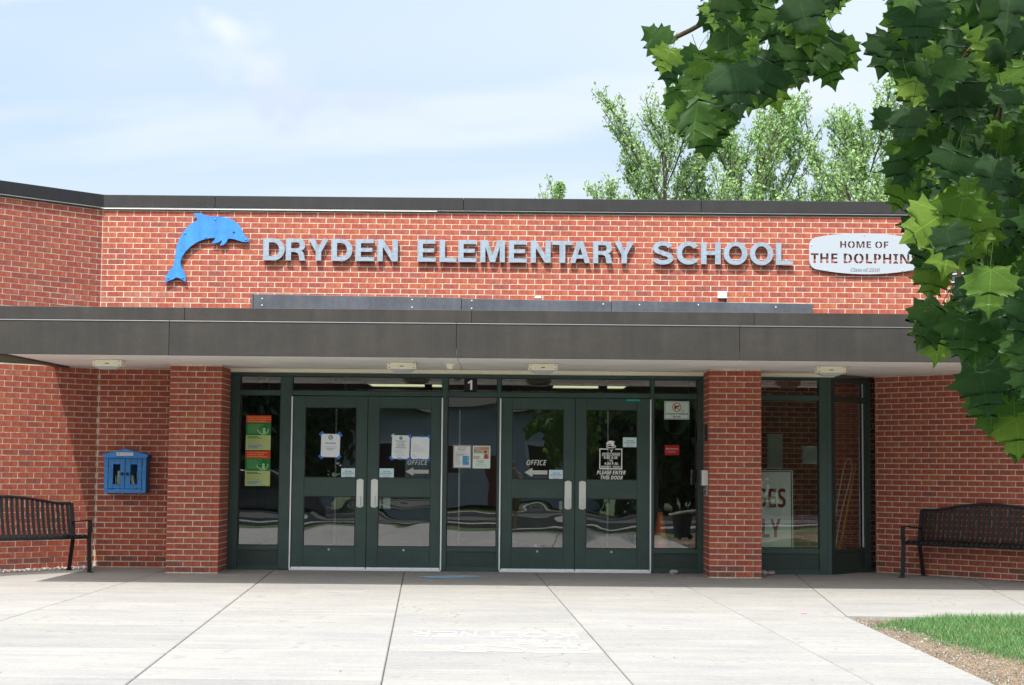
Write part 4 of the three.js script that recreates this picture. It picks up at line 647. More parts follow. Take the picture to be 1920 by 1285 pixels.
{ const g = rspan(-.032, .032, 0, .02, -.01, .01, .006); const o = one('chalk_stick', g, mat([.72, .64, .78], .9), 'lilac chalk stick lying beside the white chalk writing', 'chalk'); o.position.set(.555, gy(8.13), 8.13); o.rotation.y = .1; const p = one('chalk_stick', rspan(-.024, .024, 0, .016, -.01, .01, .006), mat([.85, .28, .40], .9), 'small pink chalk stub near the corner of the soil bed', 'chalk'); p.position.set(2.70, gy(5.2), 5.2); }

// ───────────────────────── trees behind the school
{
  const bark = mat([.085, .070, .055], .95), N = 7;
  const leafG = (() => { const v = [0, 0, 0, .42, .45, .10, 0, 1, -.08, 0, .5, -.06, -.42, .45, .10], g = new THREE.BufferGeometry(); g.setAttribute('position', new THREE.Float32BufferAttribute(v, 3)); g.setIndex([0, 1, 3, 1, 2, 3, 2, 4, 3, 4, 0, 3]); const q = g.toNonIndexed(); q.computeVertexNormals(); return q; })();
  const leafM = phys([1, 1, 1], .75, { side: THREE.DoubleSide, transmission: .35, thickness: 0 });
  const build = (label, bx, bz, H, spread, limbs, leaves, seed, lean = 0) => {
    const r = R(seed), root = thing('tree', label, 'tree', [bx, -.02, bz]), wood = [], tips = [], V3 = (x, y, z) => new THREE.Vector3(x, y, z);
    const fork = H * .36; part(root, 'trunk', (() => { const g = tube([[0, 0, 0], [.05, fork * .5, .02], [lean * .2, fork, 0], [lean * .5, H * .62, .05], [lean, H * .93, 0]], .09, 24, 7); const p = g.attributes.position; for (let i = 0; i < p.count; i++) { const y = p.getY(i), k = 1.25 - .95 * y / H, cx = lean * Math.pow(Math.max(0, y) / H, 1.6); p.setX(i, cx + (p.getX(i) - cx) * k); p.setZ(i, p.getZ(i) * k); } return g; })(), bark);
    const grow = (p0, dir, len, rad, lvl) => {
      const pts = [p0.clone()]; let p = p0.clone(), d = dir.clone(); const n = 6;
      for (let i = 0; i < n; i++) { d.add(V3((r() - .5) * .34, .07, (r() - .5) * .34)).normalize(); p = p.clone().addScaledVector(d, len / n); pts.push(p); }
      wood.push(tube(pts.map((q) => [q.x, q.y, q.z]), rad, 6, 4));
      if (lvl >= 2) { tips.push(pts); return; }
      const kids = lvl === 0 ? 11 : 5;
      for (let k = 0; k < kids; k++) { const t = .22 + .78 * (k + r() * .8) / kids, i = Math.min(n - 1, Math.floor(t * n)), q = pts[i].clone().lerp(pts[i + 1], t * n - i > 1 ? 1 : t * n - i), a = r() * 6.28, nd = d.clone().multiplyScalar(.75).add(V3(Math.cos(a) * .75, .32, Math.sin(a) * .75)).normalize(); grow(q, nd, len * (lvl === 0 ? .40 : .50) * (1.15 - .5 * t) * (.7 + .6 * r()), rad * .5, lvl + 1); }
      tips.push(pts);
    };
    for (let k = 0; k < limbs; k++) { const t = .32 + .58 * k / limbs, a = k * 2.4 + r() * .6, y = H * t, up = .42 + .95 * t; grow(V3(lean * Math.pow(t, 1.6), y, 0), V3(Math.cos(a) * spread, up, Math.sin(a) * spread).normalize(), H * (.52 - .36 * t) * (.8 + .4 * r()), .020, 0); }
    part(root, 'branch', merge(wood), bark);
    const m = new THREE.InstancedMesh(leafG, leafM, leaves), M = new THREE.Matrix4(), q = new THREE.Quaternion(), c = new THREE.Color();
    for (let i = 0; i < leaves; i++) { const pts = tips[Math.floor(r() * tips.length)], t = r() * (pts.length - 1.001), k = Math.floor(t), p = pts[k].clone().lerp(pts[k + 1], t - k); const off = .085; p.add(V3((r() - .5) * off * 2, (r() - .5) * off * 1.6, (r() - .5) * off * 2)); const s = .048 + .042 * r(); q.setFromEuler(new THREE.Euler(r() * 6.28, r() * 6.28, r() * 6.28)); M.compose(p, q, V3(s, s * 1.15, s)); m.setMatrixAt(i, M); const u = r(); c.setRGB(mix(.17, .40, u), mix(.33, .58, u), mix(.10, .21, u)); m.setColorAt(i, c); }
    m.name = 'crown'; m.userData = { kind: 'stuff' }; m.castShadow = m.receiveShadow = true; root.add(m);
  };
  build('light green tree whose small top shows alone above the roof at left', 0.62, -16.5, 7.45, .6, 9, 4000, 901, 0);
  build('tall light green tree with upright shoots above the roof, left of the group', 3.3, -16, 8.9, .8, 17, 19000, 902, .1);
  build('broad light green tree in the middle of the group above the roof', 5.6, -17.5, 9.4, .9, 19, 25000, 903, .15);
  build('light green tree half hidden by maple leaves, right of the group', 7.9, -16.2, 8.8, .85, 17, 19000, 904, -.05);
  build('light green tree hidden behind the maple leaves far right', 10.6, -17, 9.3, .7, 12, 9000, 905, 0);
}

// ───────────────────────── the maple that hangs in from the right
{
  const root = thing('maple_tree', 'large maple leaves on drooping twigs hanging into the right side', 'tree', [3.35, -.2, 18.9]);
  const base = root.position, bark = mat([.075, .060, .048], .95), twigM = mat([.12, .075, .035], .8);
  const half = [[0, 0], [.05, -.06], [.14, -.12], [.23, -.15], [.32, -.14], [.46, -.20], [.42, -.08], [.44, .02], [.53, .06], [.67, .06], [.60, .16], [.62, .26], [.80, .36], [.65, .41], [.55, .48], [.60, .65], [.46, .60], [.37, .60], [.335, .67], [.36, .77], [.43, .90], [.28, .87], [.17, .93], [.085, 1.03], [0, 1.2]];
  const leafGeo = (seed, fold, curl, droop) => {
    const v = [], uv = [], r = R(seed), f = (x, y) => { const ax = Math.abs(x), rr = Math.hypot(x, y - .1); return -fold * ax + curl * ax * ax * 1.3 - droop * y * Math.abs(y) + .05 * (vnoise(x * 4 + 20, y * 4 + 20, seed) - .5) + .022 * Math.cos(Math.atan2(ax, y) * 9) * rr; };
    const jit = half.map(() => [1 + (r() - .5) * .12, (r() - .5) * .05]);
    for (const s of [-1, 1]) { const h = half.map(([x, y], i) => [s * x * jit[i][0], y + (i && i < half.length - 1 ? jit[i][1] : 0)]), sp = h.map(([, y]) => [0, Math.max(0, Math.min(1.0, y * .94))]), md = h.map((p, i) => [(p[0] + sp[i][0]) * .5, (p[1] + sp[i][1]) * .5 * .97 + .015]);
      const tri = (a, b, c) => { for (const p of s > 0 ? [a, b, c] : [a, c, b]) { v.push(p[0], p[1], f(p[0], p[1])); uv.push(p[0] / 1.8 + .5, (p[1] + .2) / 1.4); } };
      for (let i = 0; i + 1 < h.length; i++) { tri(h[i], h[i + 1], md[i + 1]); tri(h[i], md[i + 1], md[i]); tri(md[i], md[i + 1], sp[i + 1]); tri(md[i], sp[i + 1], sp[i]); } }
    // stalk
    const st = tube([[0, 0, 0], [.02, -.2, .02], [.0, -.48, .10], [-.02, -.72, .24]], .011, 5, 3).toNonIndexed(), sp = st.attributes.position; for (let i = 0; i < sp.count; i++) { v.push(sp.getX(i), sp.getY(i), sp.getZ(i)); uv.push(.5, .14); }
    const g = new THREE.BufferGeometry(); g.setAttribute('position', new THREE.Float32BufferAttribute(v, 3)); g.setAttribute('uv', new THREE.Float32BufferAttribute(uv, 2));
    // smooth normals over shared corners
    g.computeVertexNormals(); const key = (i) => v.slice(3 * i, 3 * i + 3).map((x) => x.toFixed(4)).join(), acc = new Map(), nn = g.attributes.normal; for (let i = 0; i < nn.count; i++) { const k = key(i), a = acc.get(k) ?? [0, 0, 0]; a[0] += nn.getX(i); a[1] += nn.getY(i); a[2] += nn.getZ(i); acc.set(k, a); } for (let i = 0; i < nn.count; i++) { const a = acc.get(key(i)), l = Math.hypot(...a) || 1; nn.setXYZ(i, a[0] / l, a[1] / l, a[2] / l); }
    g.deleteAttribute('normal'); g.setAttribute('normal', nn); return g;
  };
  const geos = [leafGeo(1, .10, .02, .10), leafGeo(2, .26, .0, .20), leafGeo(3, .05, .12, .08), leafGeo(4, .42, .02, .26), leafGeo(5, .16, -.06, .32), leafGeo(6, .75, .05, .25), leafGeo(7, .32, -.05, .12)];
  const veins = ctex(256, 256, (c, w, h) => { c.fillStyle = 'rgb(205,205,205)'; c.fillRect(0, 0, w, h); const r = R(8); for (let i = 0; i < 900; i++) { const k = 190 + r() * 45; c.fillStyle = `rgba(${k},${k},${k},.35)`; c.fillRect(r() * w, r() * h, 8, 6); } const X = (x) => (x / 1.8 + .5) * w, Y = (y) => h - (y + .2) / 1.4 * h, ln = (a, b, e, d, t) => { c.strokeStyle = 'rgb(250,255,225)'; c.lineWidth = t; c.beginPath(); c.moveTo(X(a), Y(b)); c.lineTo(X(e), Y(d)); c.stroke(); }; for (const s of [-1, 1]) { ln(0, 0, .74 * s, .38, 2.6); ln(0, 0, .44 * s, -.1, 1.8); for (const k of [.35, .55, .75]) { ln(.74 * k * s, .38 * k, (.74 * k + .1) * s, .38 * k + .15, 1); ln(.74 * k * s, .38 * k, (.74 * k + .16) * s, .38 * k - .02, 1); ln(0, k, .2 * s, k + .18, 1.1); } } ln(0, 0, 0, 1.08, 3); });
  const LC = [[.052, .135, .024], [.078, .185, .028], [.135, .27, .032], [.044, .115, .032], [.23, .38, .05], [.060, .135, .052], [.034, .09, .024]];
  const leafMats = LC.map((c, i) => phys(c.map((x) => x * 1.3), .9, { side: THREE.DoubleSide, map: veins, transmission: .6, thickness: 0, specularIntensity: .35 }));
  // where twigs hang: outlines of the two hanging sprays as seen from the walk
  const polyA = [[1262, 120], [1279, 65], [1325, 5], [1340, -70], [1610, -70], [1591, 0], [1594, 54], [1577, 79], [1594, 107], [1562, 147], [1533, 143], [1508, 165], [1470, 148], [1458, 195], [1419, 218], [1372, 225], [1365, 268], [1304, 294], [1279, 280], [1275, 237], [1252, 208], [1279, 172]];
  const polyB = [[1665, -70], [1652, 0], [1641, 50], [1634, 107], [1659, 150], [1700, 163], [1690, 180], [1640, 208], [1636, 230], [1662, 265], [1655, 301], [1672, 358], [1655, 405], [1690, 430], [1712, 440], [1722, 487], [1745, 525], [1765, 535], [1785, 490], [1815, 540], [1755, 556], [1722, 590], [1745, 632], [1780, 655], [1805, 692], [1845, 762], [1865, 782], [1890, 845], [1990, 880], [1990, -70]];
  const coreB = [[1700, -70], [1690, 90], [1745, 165], [1705, 220], [1712, 380], [1760, 440], [1805, 470], [1830, 560], [1795, 600], [1845, 690], [1895, 770], [1990, 830], [1990, -70]];
  const inside = (P, x, y) => { let c = false; for (let i = 0, j = P.length - 1; i < P.length; j = i++) { const [xi, yi] = P[i], [xj, yj] = P[j]; if ((yi > y) !== (yj > y) && x < (xj - xi) * (y - yi) / (yj - yi) + xi) c = !c; } return c; };
  const inv = (px, py, dist) => { const p = new THREE.Vector3(px / 960 - 1, 1 - py / 642.5, .5).unproject(camera).sub(camera.position).normalize(); return p.multiplyScalar(dist).add(camera.position); };
  const r = R(1234), list = [];
  const pose = (p, s, wild) => { // leaf hangs by its stalk: its long axis droops, its upper face turns out and up
    const ax = new THREE.Vector3((r() - .5) * 1.05 * wild, -1, (r() - .5) * .8 * wild + .10).normalize(), out = new THREE.Vector3((r() - .5) * 1.3 * wild - .1, .15 + .4 * r(), .8 + .4 * r()).normalize(); out.addScaledVector(ax, -out.dot(ax)).normalize(); const sx = new THREE.Vector3().crossVectors(ax, out).normalize();
    const m = new THREE.Matrix4().makeBasis(sx, ax, out); m.scale(new THREE.Vector3(s, s, s)); m.setPosition(p); return m;
  };
  const outline = half.flatMap(([x, y]) => [[x, y], [-x, y]]);
  const fits = (m, polys, tol) => { let bad = 0; for (const [x, y] of outline) { const p = proj(new THREE.Vector3(x, y, 0).applyMatrix4(m)); if (p[0] < -20 || p[0] > 1945 || p[1] < -20 || p[1] > 1310) continue; if (!polys.some((P) => inside(P, p[0], p[1]))) bad++; } return bad <= outline.length * tol; };
  const tryLeaf = (P, d0, d1, s0, s1, tol, wild) => {
    const xs = P.map((p) => p[0]), ys = P.map((p) => p[1]), px = mix(Math.min(...xs), Math.max(...xs), r()), py = mix(Math.min(...ys) - 40, Math.max(...ys), r()); if (!inside(P, px, Math.max(py, Math.min(...ys) + 5))) return;
    const d = mix(d0, d1, r()), p = inv(px, py, d), m = pose(p, mix(s0, s1, r()), wild); if (fits(m, [P], tol)) list.push({ m, d, px, py });
  };
  const until = (n, fn) => { const goal = list.length + n; let k = 0; while (list.length < goal && k++ < 60000) fn(); };
  until(26, () => tryLeaf(polyA, 3.6, 4.4, .054, .078, .10, 1));
  until(50, () => tryLeaf(polyA, 3.25, 3.8, .058, .086, .16, .9));
  until(260, () => tryLeaf(coreB, 3.9, 5.2, .056, .084, .12, 1.1));
  until(175, () => tryLeaf(polyB, 3.3, 4.2, .054, .082, .12, 1.05));
  until(46, () => tryLeaf(polyB, 3.0, 3.4, .058, .086, .08, .85));
  { const n0 = list.length, polyR = [[1950, -90], [2420, -90], [2420, 560], [2200, 700], [1960, 860]]; until(230, () => tryLeaf(polyR, 3.4, 5.0, .06, .09, .9, 1)); for (let i = n0; i < list.length; i++) list[i].d += 10; }
  // stray leaves that stand off from the sprays
  for (const [x, y, d, s, ang] of [[1252, 84, 3.55, .058, -2.2], [1256, 92, 3.5, .050, -.35], [1262, 104, 3.6, .058, -.05], [1268, 165, 3.6, .055, .05], [1572, 70, 3.7, .07, .6], [1545, 105, 3.7, .065, .35], [1318, 205, 3.4, .090, .08], [1285, 195, 3.5, .062, -.2], [1440, 130, 3.6, .078, .3], [1490, 90, 3.6, .075, .2], [1672, 70, 3.5, .075, -.25], [1700, 60, 3.4, .065, -.2], [1672, 212, 3.6, .05, -.9], [1695, 262, 3.6, .06, -.35], [1698, 345, 3.5, .055, -.35], [1738, 420, 3.5, .066, .12], [1748, 455, 3.6, .068, -.42], [1732, 402, 3.7, .062, -.12], [1752, 500, 3.55, .06, -.2], [1758, 470, 3.5, .058, .45], [1765, 575, 3.4, .085, -.55], [1770, 600, 3.4, .080, -.15], [1840, 690, 3.35, .085, .1], [1862, 735, 3.4, .078, -.05], [1905, 785, 3.4, .07, .1], [1912, 820, 3.5, .045, -.2], [1795, 420, 3.2, .095, -.3], [1770, 400, 3.1, .080, -1.0], [1860, 520, 3.15, .085, .25], [1830, 590, 3.2, .088, -.05]]) {
    const p = inv(x, y, d), ax = new THREE.Vector3(Math.sin(ang), -Math.cos(ang), .1).normalize(), out = new THREE.Vector3((r() - .5) * .8, .25, 1).normalize(); out.addScaledVector(ax, -out.dot(ax)).normalize(); const m = new THREE.Matrix4().makeBasis(new THREE.Vector3().crossVectors(ax, out).normalize(), ax, out); m.scale(new THREE.Vector3(s, s, s)); m.setPosition(p); list.push({ m, d: d - 1 });
  }
  // sort: the ones nearest the eye become single leaves
  list.sort((a, b) => a.d - b.d);
  const rest = [], rr = R(99), invBase = new THREE.Matrix4().makeTranslation(-base.x, -base.y, -base.z);
  list.forEach((l, i) => { const k = Math.floor(rr() * geos.length * .999), t = rr(), mi = t < .22 ? 0 : t < .42 ? 1 : t < .56 ? 2 : t < .74 ? 3 : t < .82 ? 4 : t < .93 ? 5 : 6, M = invBase.clone().multiply(l.m); if (i < 298) { const o = part(root, 'leaf', geos[k], leafMats[mi]); M.decompose(o.position, o.quaternion, o.scale); } else rest.push([k, mi, M]); });
  for (let k = 0; k < geos.length; k++) { const set = rest.filter((q) => q[0] === k); if (!set.length) continue; const im = new THREE.InstancedMesh(geos[k], leafMats[k % 4], set.length); set.forEach((q, i) => im.setMatrixAt(i, q[2])); im.name = 'foliage'; im.userData = { kind: 'stuff' }; im.castShadow = im.receiveShadow = true; root.add(im); }
  // rest of the crown, above and behind the viewer
  const N = 2400, cr = R(4321), crown = new THREE.InstancedMesh(geos[0], leafMats[0], N); let n = 0, guard = 0;
  while (n < N && guard++ < 90000) {
    const a = cr() * 6.283, b = Math.acos(2 * cr() - 1), q = Math.cbrt(cr()), p = new THREE.Vector3(2.3 + 3.5 * q * Math.sin(b) * Math.cos(a), 4.35 + 2.0 * q * Math.cos(b), 18.5 + 3.3 * q * Math.sin(b) * Math.sin(a)), s = .09 + .05 * cr();
    const s0 = proj(p); if (p.z < 20.4 && s0[0] > -160 && s0[0] < 2080 && s0[1] > -130 && s0[1] < 1400) continue;
    const keep = r; const ax = new THREE.Vector3((cr() - .5) * 1.4, -.8, (cr() - .5) * 1.4).normalize(), out = new THREE.Vector3((cr() - .5) * 1.5, .9, (cr() - .5) * 1.5).normalize(); out.addScaledVector(ax, -out.dot(ax)).normalize(); const m = new THREE.Matrix4().makeBasis(new THREE.Vector3().crossVectors(ax, out).normalize(), ax, out); m.scale(new THREE.Vector3(s, s, s)); m.setPosition(p); crown.setMatrixAt(n++, invBase.clone().multiply(m));
  }
  crown.count = n; crown.name = 'crown'; crown.userData = { kind: 'stuff' }; crown.castShadow = true; root.add(crown);
  const L = (...p) => p.map(([x, y, z]) => [x - base.x, y - base.y, z - base.z]);
  part(root, 'trunk', (() => { const g = tube(L([3.35, -.25, 18.9], [3.33, .6, 18.9], [3.27, 1.6, 18.85], [3.1, 2.9, 18.75], [2.8, 4.4, 18.6], [2.5, 5.8, 18.5]), .17, 30, 12), p = g.attributes.position; for (let i = 0; i < p.count; i++) { const y = p.getY(i), k = 1.15 - .14 * y; const t = Math.min(1, y / 6), cx = -.85 * t * t; p.setX(i, cx + (p.getX(i) - cx) * Math.max(.25, k)); } return g; })(), bark);
  const limb = [L([3.1, 2.9, 18.75], [2.8, 3.2, 18.0], [2.3, 3.1, 17.3], [1.7, 2.75, 16.9]), L([3.15, 2.6, 18.75], [3.1, 2.9, 18.0], [2.8, 2.8, 17.2], [2.35, 2.45, 16.8]), L([2.9, 4, 18.6], [1.6, 4.6, 18.2], [.2, 4.9, 18.0]), L([2.8, 4.3, 18.6], [3.8, 4.9, 19.4], [5.0, 5.2, 20.0]), L([2.8, 4.2, 18.6], [2.5, 4.8, 19.8], [1.6, 5.0, 21])];
  part(root, 'limb', merge(limb.map((p) => tube(p, .038, 20, 7))), bark);
  const tw = []; const tip = (px, py, d) => { const p = inv(px, py, d); return [p.x, p.y, p.z]; };
  for (const [from, ...to] of [[[1.7, 2.75, 16.9], [1420, -60, 3.7], [1400, 60, 3.65], [1330, 130, 3.6], [1316, 200, 3.55]], [[1.7, 2.75, 16.9], [1420, -60, 3.7], [1340, 30, 3.7], [1255, 76, 3.7]], [[1.75, 2.7, 16.9], [1520, -60, 3.8], [1530, 40, 3.8], [1470, 100, 3.8]], [[2.35, 2.45, 16.8], [1850, -40, 4.0], [1800, 150, 4.0], [1760, 260, 3.9], [1775, 400, 3.9], [1800, 520, 3.9]], [[2.35, 2.45, 16.8], [1930, -20, 4.1], [1880, 180, 4.1], [1850, 400, 4.0], [1840, 560, 3.9], [1870, 720, 3.8]], [[2.35, 2.45, 16.8], [1800, -40, 3.9], [1760, 60, 3.8], [1710, 120, 3.7]], [[2.35, 2.45, 16.8], [1990, 0, 3.6], [1920, 30, 3.6], [1850, 60, 3.7], [1790, 130, 3.7]]]) tw.push(tube(L(from, ...to.map((t) => tip(...t))), .0055, 30, 5));
  part(root, 'twig', merge(tw), twigM);
}

// ───────────────────────── across the street, seen only in the glass
struct('street', span(-120, 120, -.36, -.337, 27, 35.5), mat([.06, .06, .062], .9, { map: concTex }));
struct('kerb', merge([span(-120, 120, -.4, -.22, 26.8, 26.98), span(-120, 120, -.4, -.22, 35.52, 35.7)]), mat([.24, .235, .22], .9));
struct('pavement', merge([span(-120, 120, -.40, -.226, 22.6, 24.1), span(-120, 120, -.40, -.226, 38, 39.4)]), mat([.30, .295, .28], .9, { map: concTex }));
{
  const r = R(2001), bark = mat([.06, .05, .04], .95), lm = phys([1, 1, 1], .85, { side: THREE.DoubleSide, transmission: .3, thickness: 0 });
  const cl = new THREE.BufferGeometry(); { const v = []; const q = R(5); for (let k = 0; k < 7; k++) { const c = [q() - .5, q() - .5, q() - .5], d = new THREE.Vector3(q() - .5, q() - .5, q() - .5).normalize(), e = new THREE.Vector3(q() - .5, q() - .5, q() - .5).cross(d).normalize(); const s = .2; v.push(c[0] - d.x * s, c[1] - d.y * s, c[2] - d.z * s, c[0] + e.x * s, c[1] + e.y * s, c[2] + e.z * s, c[0] + d.x * s, c[1] + d.y * s, c[2] + d.z * s); } cl.setAttribute('position', new THREE.Float32BufferAttribute(v, 3)); cl.computeVertexNormals(); }
  const t0 = thing('street_tree', 'leafy tree across the street, next to the farthest on the car side', 'tree', [-20, -.25, 42], 0, 'leafy trees across the street');
  part(t0, 'trunk', (() => { const g = cyl(.12, .22, 4, 9); g.translate(0, 1.9, 0); return g; })(), bark);
  const n = 2000, m = new THREE.InstancedMesh(cl, lm, n), M = new THREE.Matrix4(), q = new THREE.Quaternion(), c = new THREE.Color();
  for (let i = 0; i < n; i++) { const a = r() * 6.28, b = Math.acos(2 * r() - 1), k = .35 + .65 * Math.cbrt(r()); q.setFromEuler(new THREE.Euler(r() * 6, r() * 6, r() * 6)); const s = .8 + .6 * r(); M.compose(new THREE.Vector3(3.3 * k * Math.sin(b) * Math.cos(a), 4.1 + 3.7 * k * Math.cos(b), 3.0 * k * Math.sin(b) * Math.sin(a)), q, new THREE.Vector3(s, s, s)); m.setMatrixAt(i, M); const u = r(); c.setRGB(mix(.02, .05, u), mix(.05, .12, u), mix(.015, .03, u)); m.setColorAt(i, c); }
  m.name = 'crown'; m.userData = { kind: 'stuff' }; m.castShadow = true; t0.add(m);
  for (const [x, z, s, l] of [[-14.5, 44, 1.1, 'leafy tree across the street behind the parked car'], [-9, 43, .95, 'smaller leafy tree across the street between car and house'], [5.5, 44, 1.15, 'leafy tree across the street just right of the house'], [11, 42, 1, 'leafy tree across the street, second right of the house'], [16.5, 45, 1.2, 'large leafy tree across the street, third right of the house'], [22, 43, 1.05, 'leafy tree across the street, fourth right of the house'], [-26, 44, 1.2, 'leafy tree across the street, farthest from the house towards the car side'], [28, 45, 1.2, 'leafy tree across the street, last one right of the house'], [-17, 52, 1.3, 'tall leafy tree in the second row, far on the car side of the house'], [-11, 51, 1.25, 'tall leafy tree in the second row, next to the house on the car side'], [8, 52, 1.3, 'tall leafy tree in the second row, nearest to the house on its right'], [14, 51, 1.3, 'tall leafy tree in the second row, farthest from the house on its right']]) { const k = t0.clone(); k.name = numbered('street_tree'); k.position.set(x, -.25, z); k.scale.setScalar(s); k.rotation.y = x; scene.add(k); k.userData = { ...k.userData, label: l }; }
  // clapboard house
  const h = thing('clapboard_house', 'pale blue clapboard house across the street, mirrored in the centre pane', 'house', [-1.6, -.25, 54]);
  const sid = mat([.56, .62, .68], .8); for (let k = 0; k < 26; k++) part(h, 'siding_board', (() => { const g = box(11, .155, .04, 0, .08 + k * .15, -4.02); g.rotateX(0); return g; })(), sid);
  part(h, 'wall', span(-5.5, 5.5, 0, 3.95, -4, 4), sid); const rf = new THREE.ExtrudeGeometry(P([-4.6, 0], [4.6, 0], [0, 2.4]), { depth: 11.6, bevelEnabled: false }); rf.rotateY(Math.PI / 2); rf.translate(-5.8, 3.95, 0); part(h, 'roof', rf, mat([.07, .065, .06], .9));
  for (const x of [-3.4, -1.1, 2.9]) { const w = part(h, 'window', span(x - .55, x + .55, 1.1, 2.5, -4.1, -4.04), mat([.03, .035, .045], .15)); part(w, 'window_frame', merge([span(x - .65, x - .55, 1, 2.6, -4.12, -4.03), span(x + .55, x + .65, 1, 2.6, -4.12, -4.03), span(x - .55, x + .55, 1, 1.1, -4.12, -4.03), span(x - .55, x + .55, 2.5, 2.6, -4.12, -4.03)]), white); }
  part(h, 'door', span(.6, 1.5, 0, 2.1, -4.1, -4.04), mat([.25, .04, .03], .5));
}
{
  // parked car
  const c = thing('parked_car', 'dark blue car parked along the street, mirrored in the left panes', 'car', [-7.6, -.337, 28.2]);
  const paint = phys([.012, .018, .035], .3, { clearcoat: 1, clearcoatRoughness: .05 }), s = P([-2.25, .35], [-2.2, .75], [-1.95, .92], [-1.15, .98], [-.55, 1.42], [.75, 1.45], [1.45, 1.02], [2.15, .93], [2.28, .6], [2.25, .35]);
  const g = new THREE.ExtrudeGeometry(s, { depth: 1.6, bevelEnabled: true, bevelThickness: .09, bevelSize: .06, bevelSegments: 3 }); g.translate(0, 0, -.8); part(c, 'body', g, paint);
  for (const z of [-.9, .9]) part(c, 'window', (() => { const k = new THREE.ExtrudeGeometry(P([-1.0, 1.02], [-.5, 1.37], [.7, 1.40], [1.25, 1.04]), { depth: .01, bevelEnabled: false }); k.translate(0, 0, z - .005); return k; })(), mat([.01, .012, .014], .08));
  for (const x of [-1.4, 1.4]) for (const z of [-.82, .82]) { const w = part(c, 'wheel', (() => { const k = new THREE.TorusGeometry(.26, .09, 10, 24); k.translate(x, .33, z); return k; })(), mat([.02, .02, .02], .8)); part(w, 'rim', (() => { const k = cyl(.22, .22, .12, 18); k.rotateX(Math.PI / 2); k.translate(x, .33, z); return k; })(), steel); }
  for (const z of [-.6, .6]) part(c, 'headlight', rspan(-2.33, -2.25, .62, .76, z - .18, z + .18, .02), white);
}
{
  const c = thing('wheeled_bin', 'small black wheeled bin with a beige lid, mirrored in the right sidelight', 'bin', [3.45, gy(13.2), 13.2], 2.6);
  const g = new THREE.CylinderGeometry(.21, .16, .50, 4, 1); g.rotateY(Math.PI / 4); g.translate(0, .30, 0); part(c, 'body', g, mat([.015, .016, .018], .5)); part(c, 'lid', (() => { const k = rspan(-.20, .20, -.015, .015, -.19, .19, .01); k.rotateX(-.12); k.translate(0, .575, 0); return k; })(), mat([.62, .58, .44], .6));
  for (const s of [-1, 1]) part(c, 'wheel', (() => { const k = cyl(.06, .06, .03, 14); k.rotateZ(Math.PI / 2); k.translate(s * .14, .06, .12); return k; })(), gasket); part(c, 'handle', bar([-.14, .56, .2], [.14, .56, .2], .012), gasket);
}
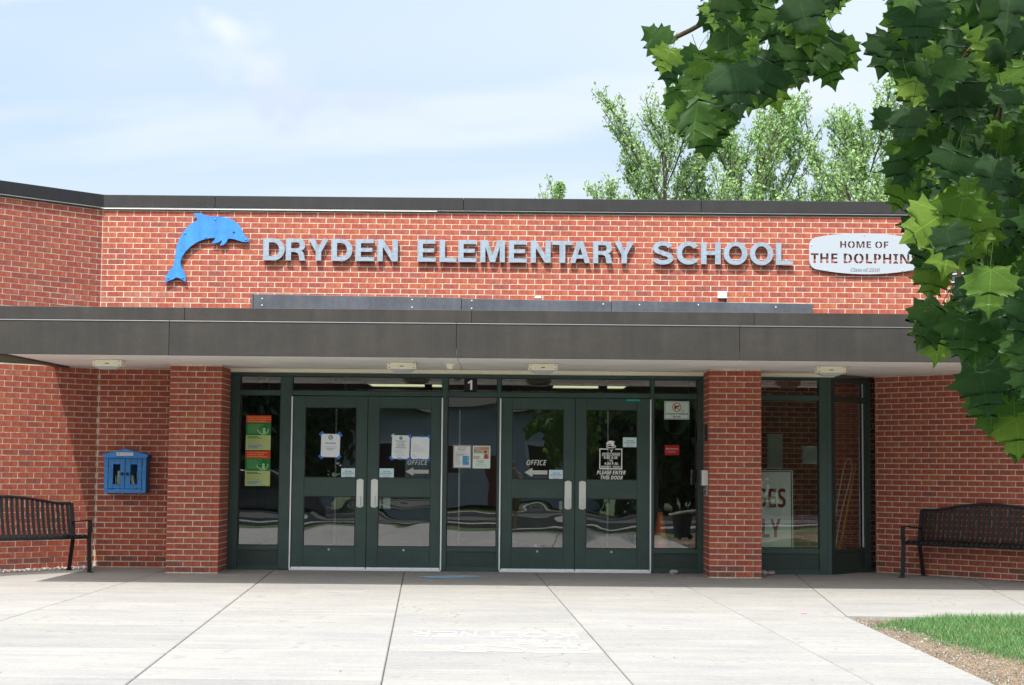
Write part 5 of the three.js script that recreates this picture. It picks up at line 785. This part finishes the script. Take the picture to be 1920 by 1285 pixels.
// ───────────────────────── the photographer, standing where the photograph was taken
{
  const p = thing('person', 'person in a grey shirt and brown shorts holding a camera to the face', 'person', [.0, -.205, 20.74]);
  const skin0 = mat([.5, .3, .2]); const field = (bones, N, c0, half, k) => { // smooth union of tapered capsules
    const mc = new MarchingCubes(N, skin0, false, false, 120000); mc.isolation = 0; const f = mc.field, v = new THREE.Vector3(), a = new THREE.Vector3(), ab = new THREE.Vector3();
    for (let z = 0; z < N; z++) for (let y = 0; y < N; y++) for (let x = 0; x < N; x++) { v.set((x / N * 2 - 1) * half[0] + c0[0], (y / N * 2 - 1) * half[1] + c0[1], (z / N * 2 - 1) * half[2] + c0[2]); let s = 0; for (const [A, B, r0, r1, fz = 1] of bones) { ab.set(B[0] - A[0], B[1] - A[1], B[2] - A[2]); a.set(v.x - A[0], v.y - A[1], v.z - A[2]); const l = ab.lengthSq(), t = l ? Math.min(1, Math.max(0, a.dot(ab) / l)) : 0; a.addScaledVector(ab, -t); a.z *= fz; const d = a.length() - mix(r0, r1, t); s += Math.exp(-k * d); } f[x + y * N + z * N * N] = s > 0 ? Math.log(s) / k : -9; }
    mc.update(); const n = mc.count, g = new THREE.BufferGeometry(), pa = new Float32Array(n * 3); for (let i = 0; i < n; i++) { pa[3 * i] = mc.positionArray[3 * i] * half[0] + c0[0]; pa[3 * i + 1] = mc.positionArray[3 * i + 1] * half[1] + c0[1]; pa[3 * i + 2] = mc.positionArray[3 * i + 2] * half[2] + c0[2]; } g.setAttribute('position', new THREE.BufferAttribute(pa, 3)); g.computeVertexNormals(); return planarUV(g, 1, 'x', 'y'); };
  // faces the building (-z); camera held at eye height
  const limbs = []; const skin = mat([.48, .29, .21], .6);
  limbs.push([[0, .92, .02], [0, 1.05, .02], .125, .115, 1.35], [[0, 1.05, .02], [0, 1.25, .02], .115, .135, 1.35], [[-.13, 1.27, .02], [.13, 1.27, .02], .065, .065], [[0, 1.28, .02], [0, 1.42, .0], .055, .048]);
  for (const s of [-1, 1]) limbs.push([[s * .17, 1.27, .02], [s * .27, 1.06, -.06], .05, .04], [[s * .27, 1.06, -.06], [s * .08, 1.38, -.17], .038, .026], [[s * .08, 1.38, -.17], [s * .055, 1.44, -.19], .026, .03], [[s * .075, .90, .02], [s * .09, .48, .02], .085, .055], [[s * .09, .48, .02], [s * .095, .09, .03], .052, .034], [[s * .095, .05, .06], [s * .10, .035, -.13], .038, .03]);
  for (const s of [-1, 1]) for (let k = 0; k < 4; k++) limbs.push([[s * .06, 1.455 - k * .018, -.19], [s * .02, 1.468 - k * .018, -.225], .011, .009]);
  part(p, 'body', field(limbs, 76, [0, .76, 0], [.4, .80, .4], 60), skin);
  part(p, 'head', field([[[0, 1.50, .02], [0, 1.53, .01], .085, .088], [[0, 1.43, -.02], [0, 1.46, -.03], .055, .06], [[0, 1.49, -.085], [0, 1.465, -.10], .014, .016], [[-.088, 1.49, .02], [-.088, 1.47, .02], .018, .014], [[.088, 1.49, .02], [.088, 1.47, .02], .018, .014]], 44, [0, 1.5, 0], [.16, .16, .16], 90), skin);
  part(p, 'hair', (() => { const g = new THREE.SphereGeometry(.108, 20, 14, 0, 7, 0, 1.75); g.scale(.95, 1, 1.08); g.rotateX(.35); g.translate(0, 1.525, .025); return g; })(), mat([.25, .23, .22], .8));
  const shirt = limbs.slice(0, 3).map(([A, B, a, b, f]) => [A, B, a + .014, b + .014, f]); for (const s of [-1, 1]) shirt.push([[s * .17, 1.27, .02], [s * .235, 1.13, -.03], .062, .058]);
  part(p, 'shirt', field(shirt, 48, [0, 1.1, 0], [.36, .32, .24], 60), mat([.28, .38, .42], .85));
  const sh = []; for (const s of [-1, 1]) sh.push([[s * .075, .90, .02], [s * .092, .52, .02], .10, .085]); sh.push([[-.05, .95, .02], [.05, .95, .02], .115, .115]); part(p, 'shorts', field(sh, 44, [0, .74, 0], [.28, .36, .24], 60), mat([.20, .11, .075], .9));
  const cam = thing('hand_camera', 'black camera held up to the face of the person', 'camera', [0, 1.257, 20.62]); part(cam, 'camera_body', rspan(-.065, .065, -.045, .05, -.03, .03, .01), gasket); part(cam, 'lens_barrel', (() => { const g = cyl(.034, .036, .04, 18); g.rotateX(Math.PI / 2); g.translate(0, 0, -.05); return g; })(), gasket);
}

renderer.render(scene, camera);
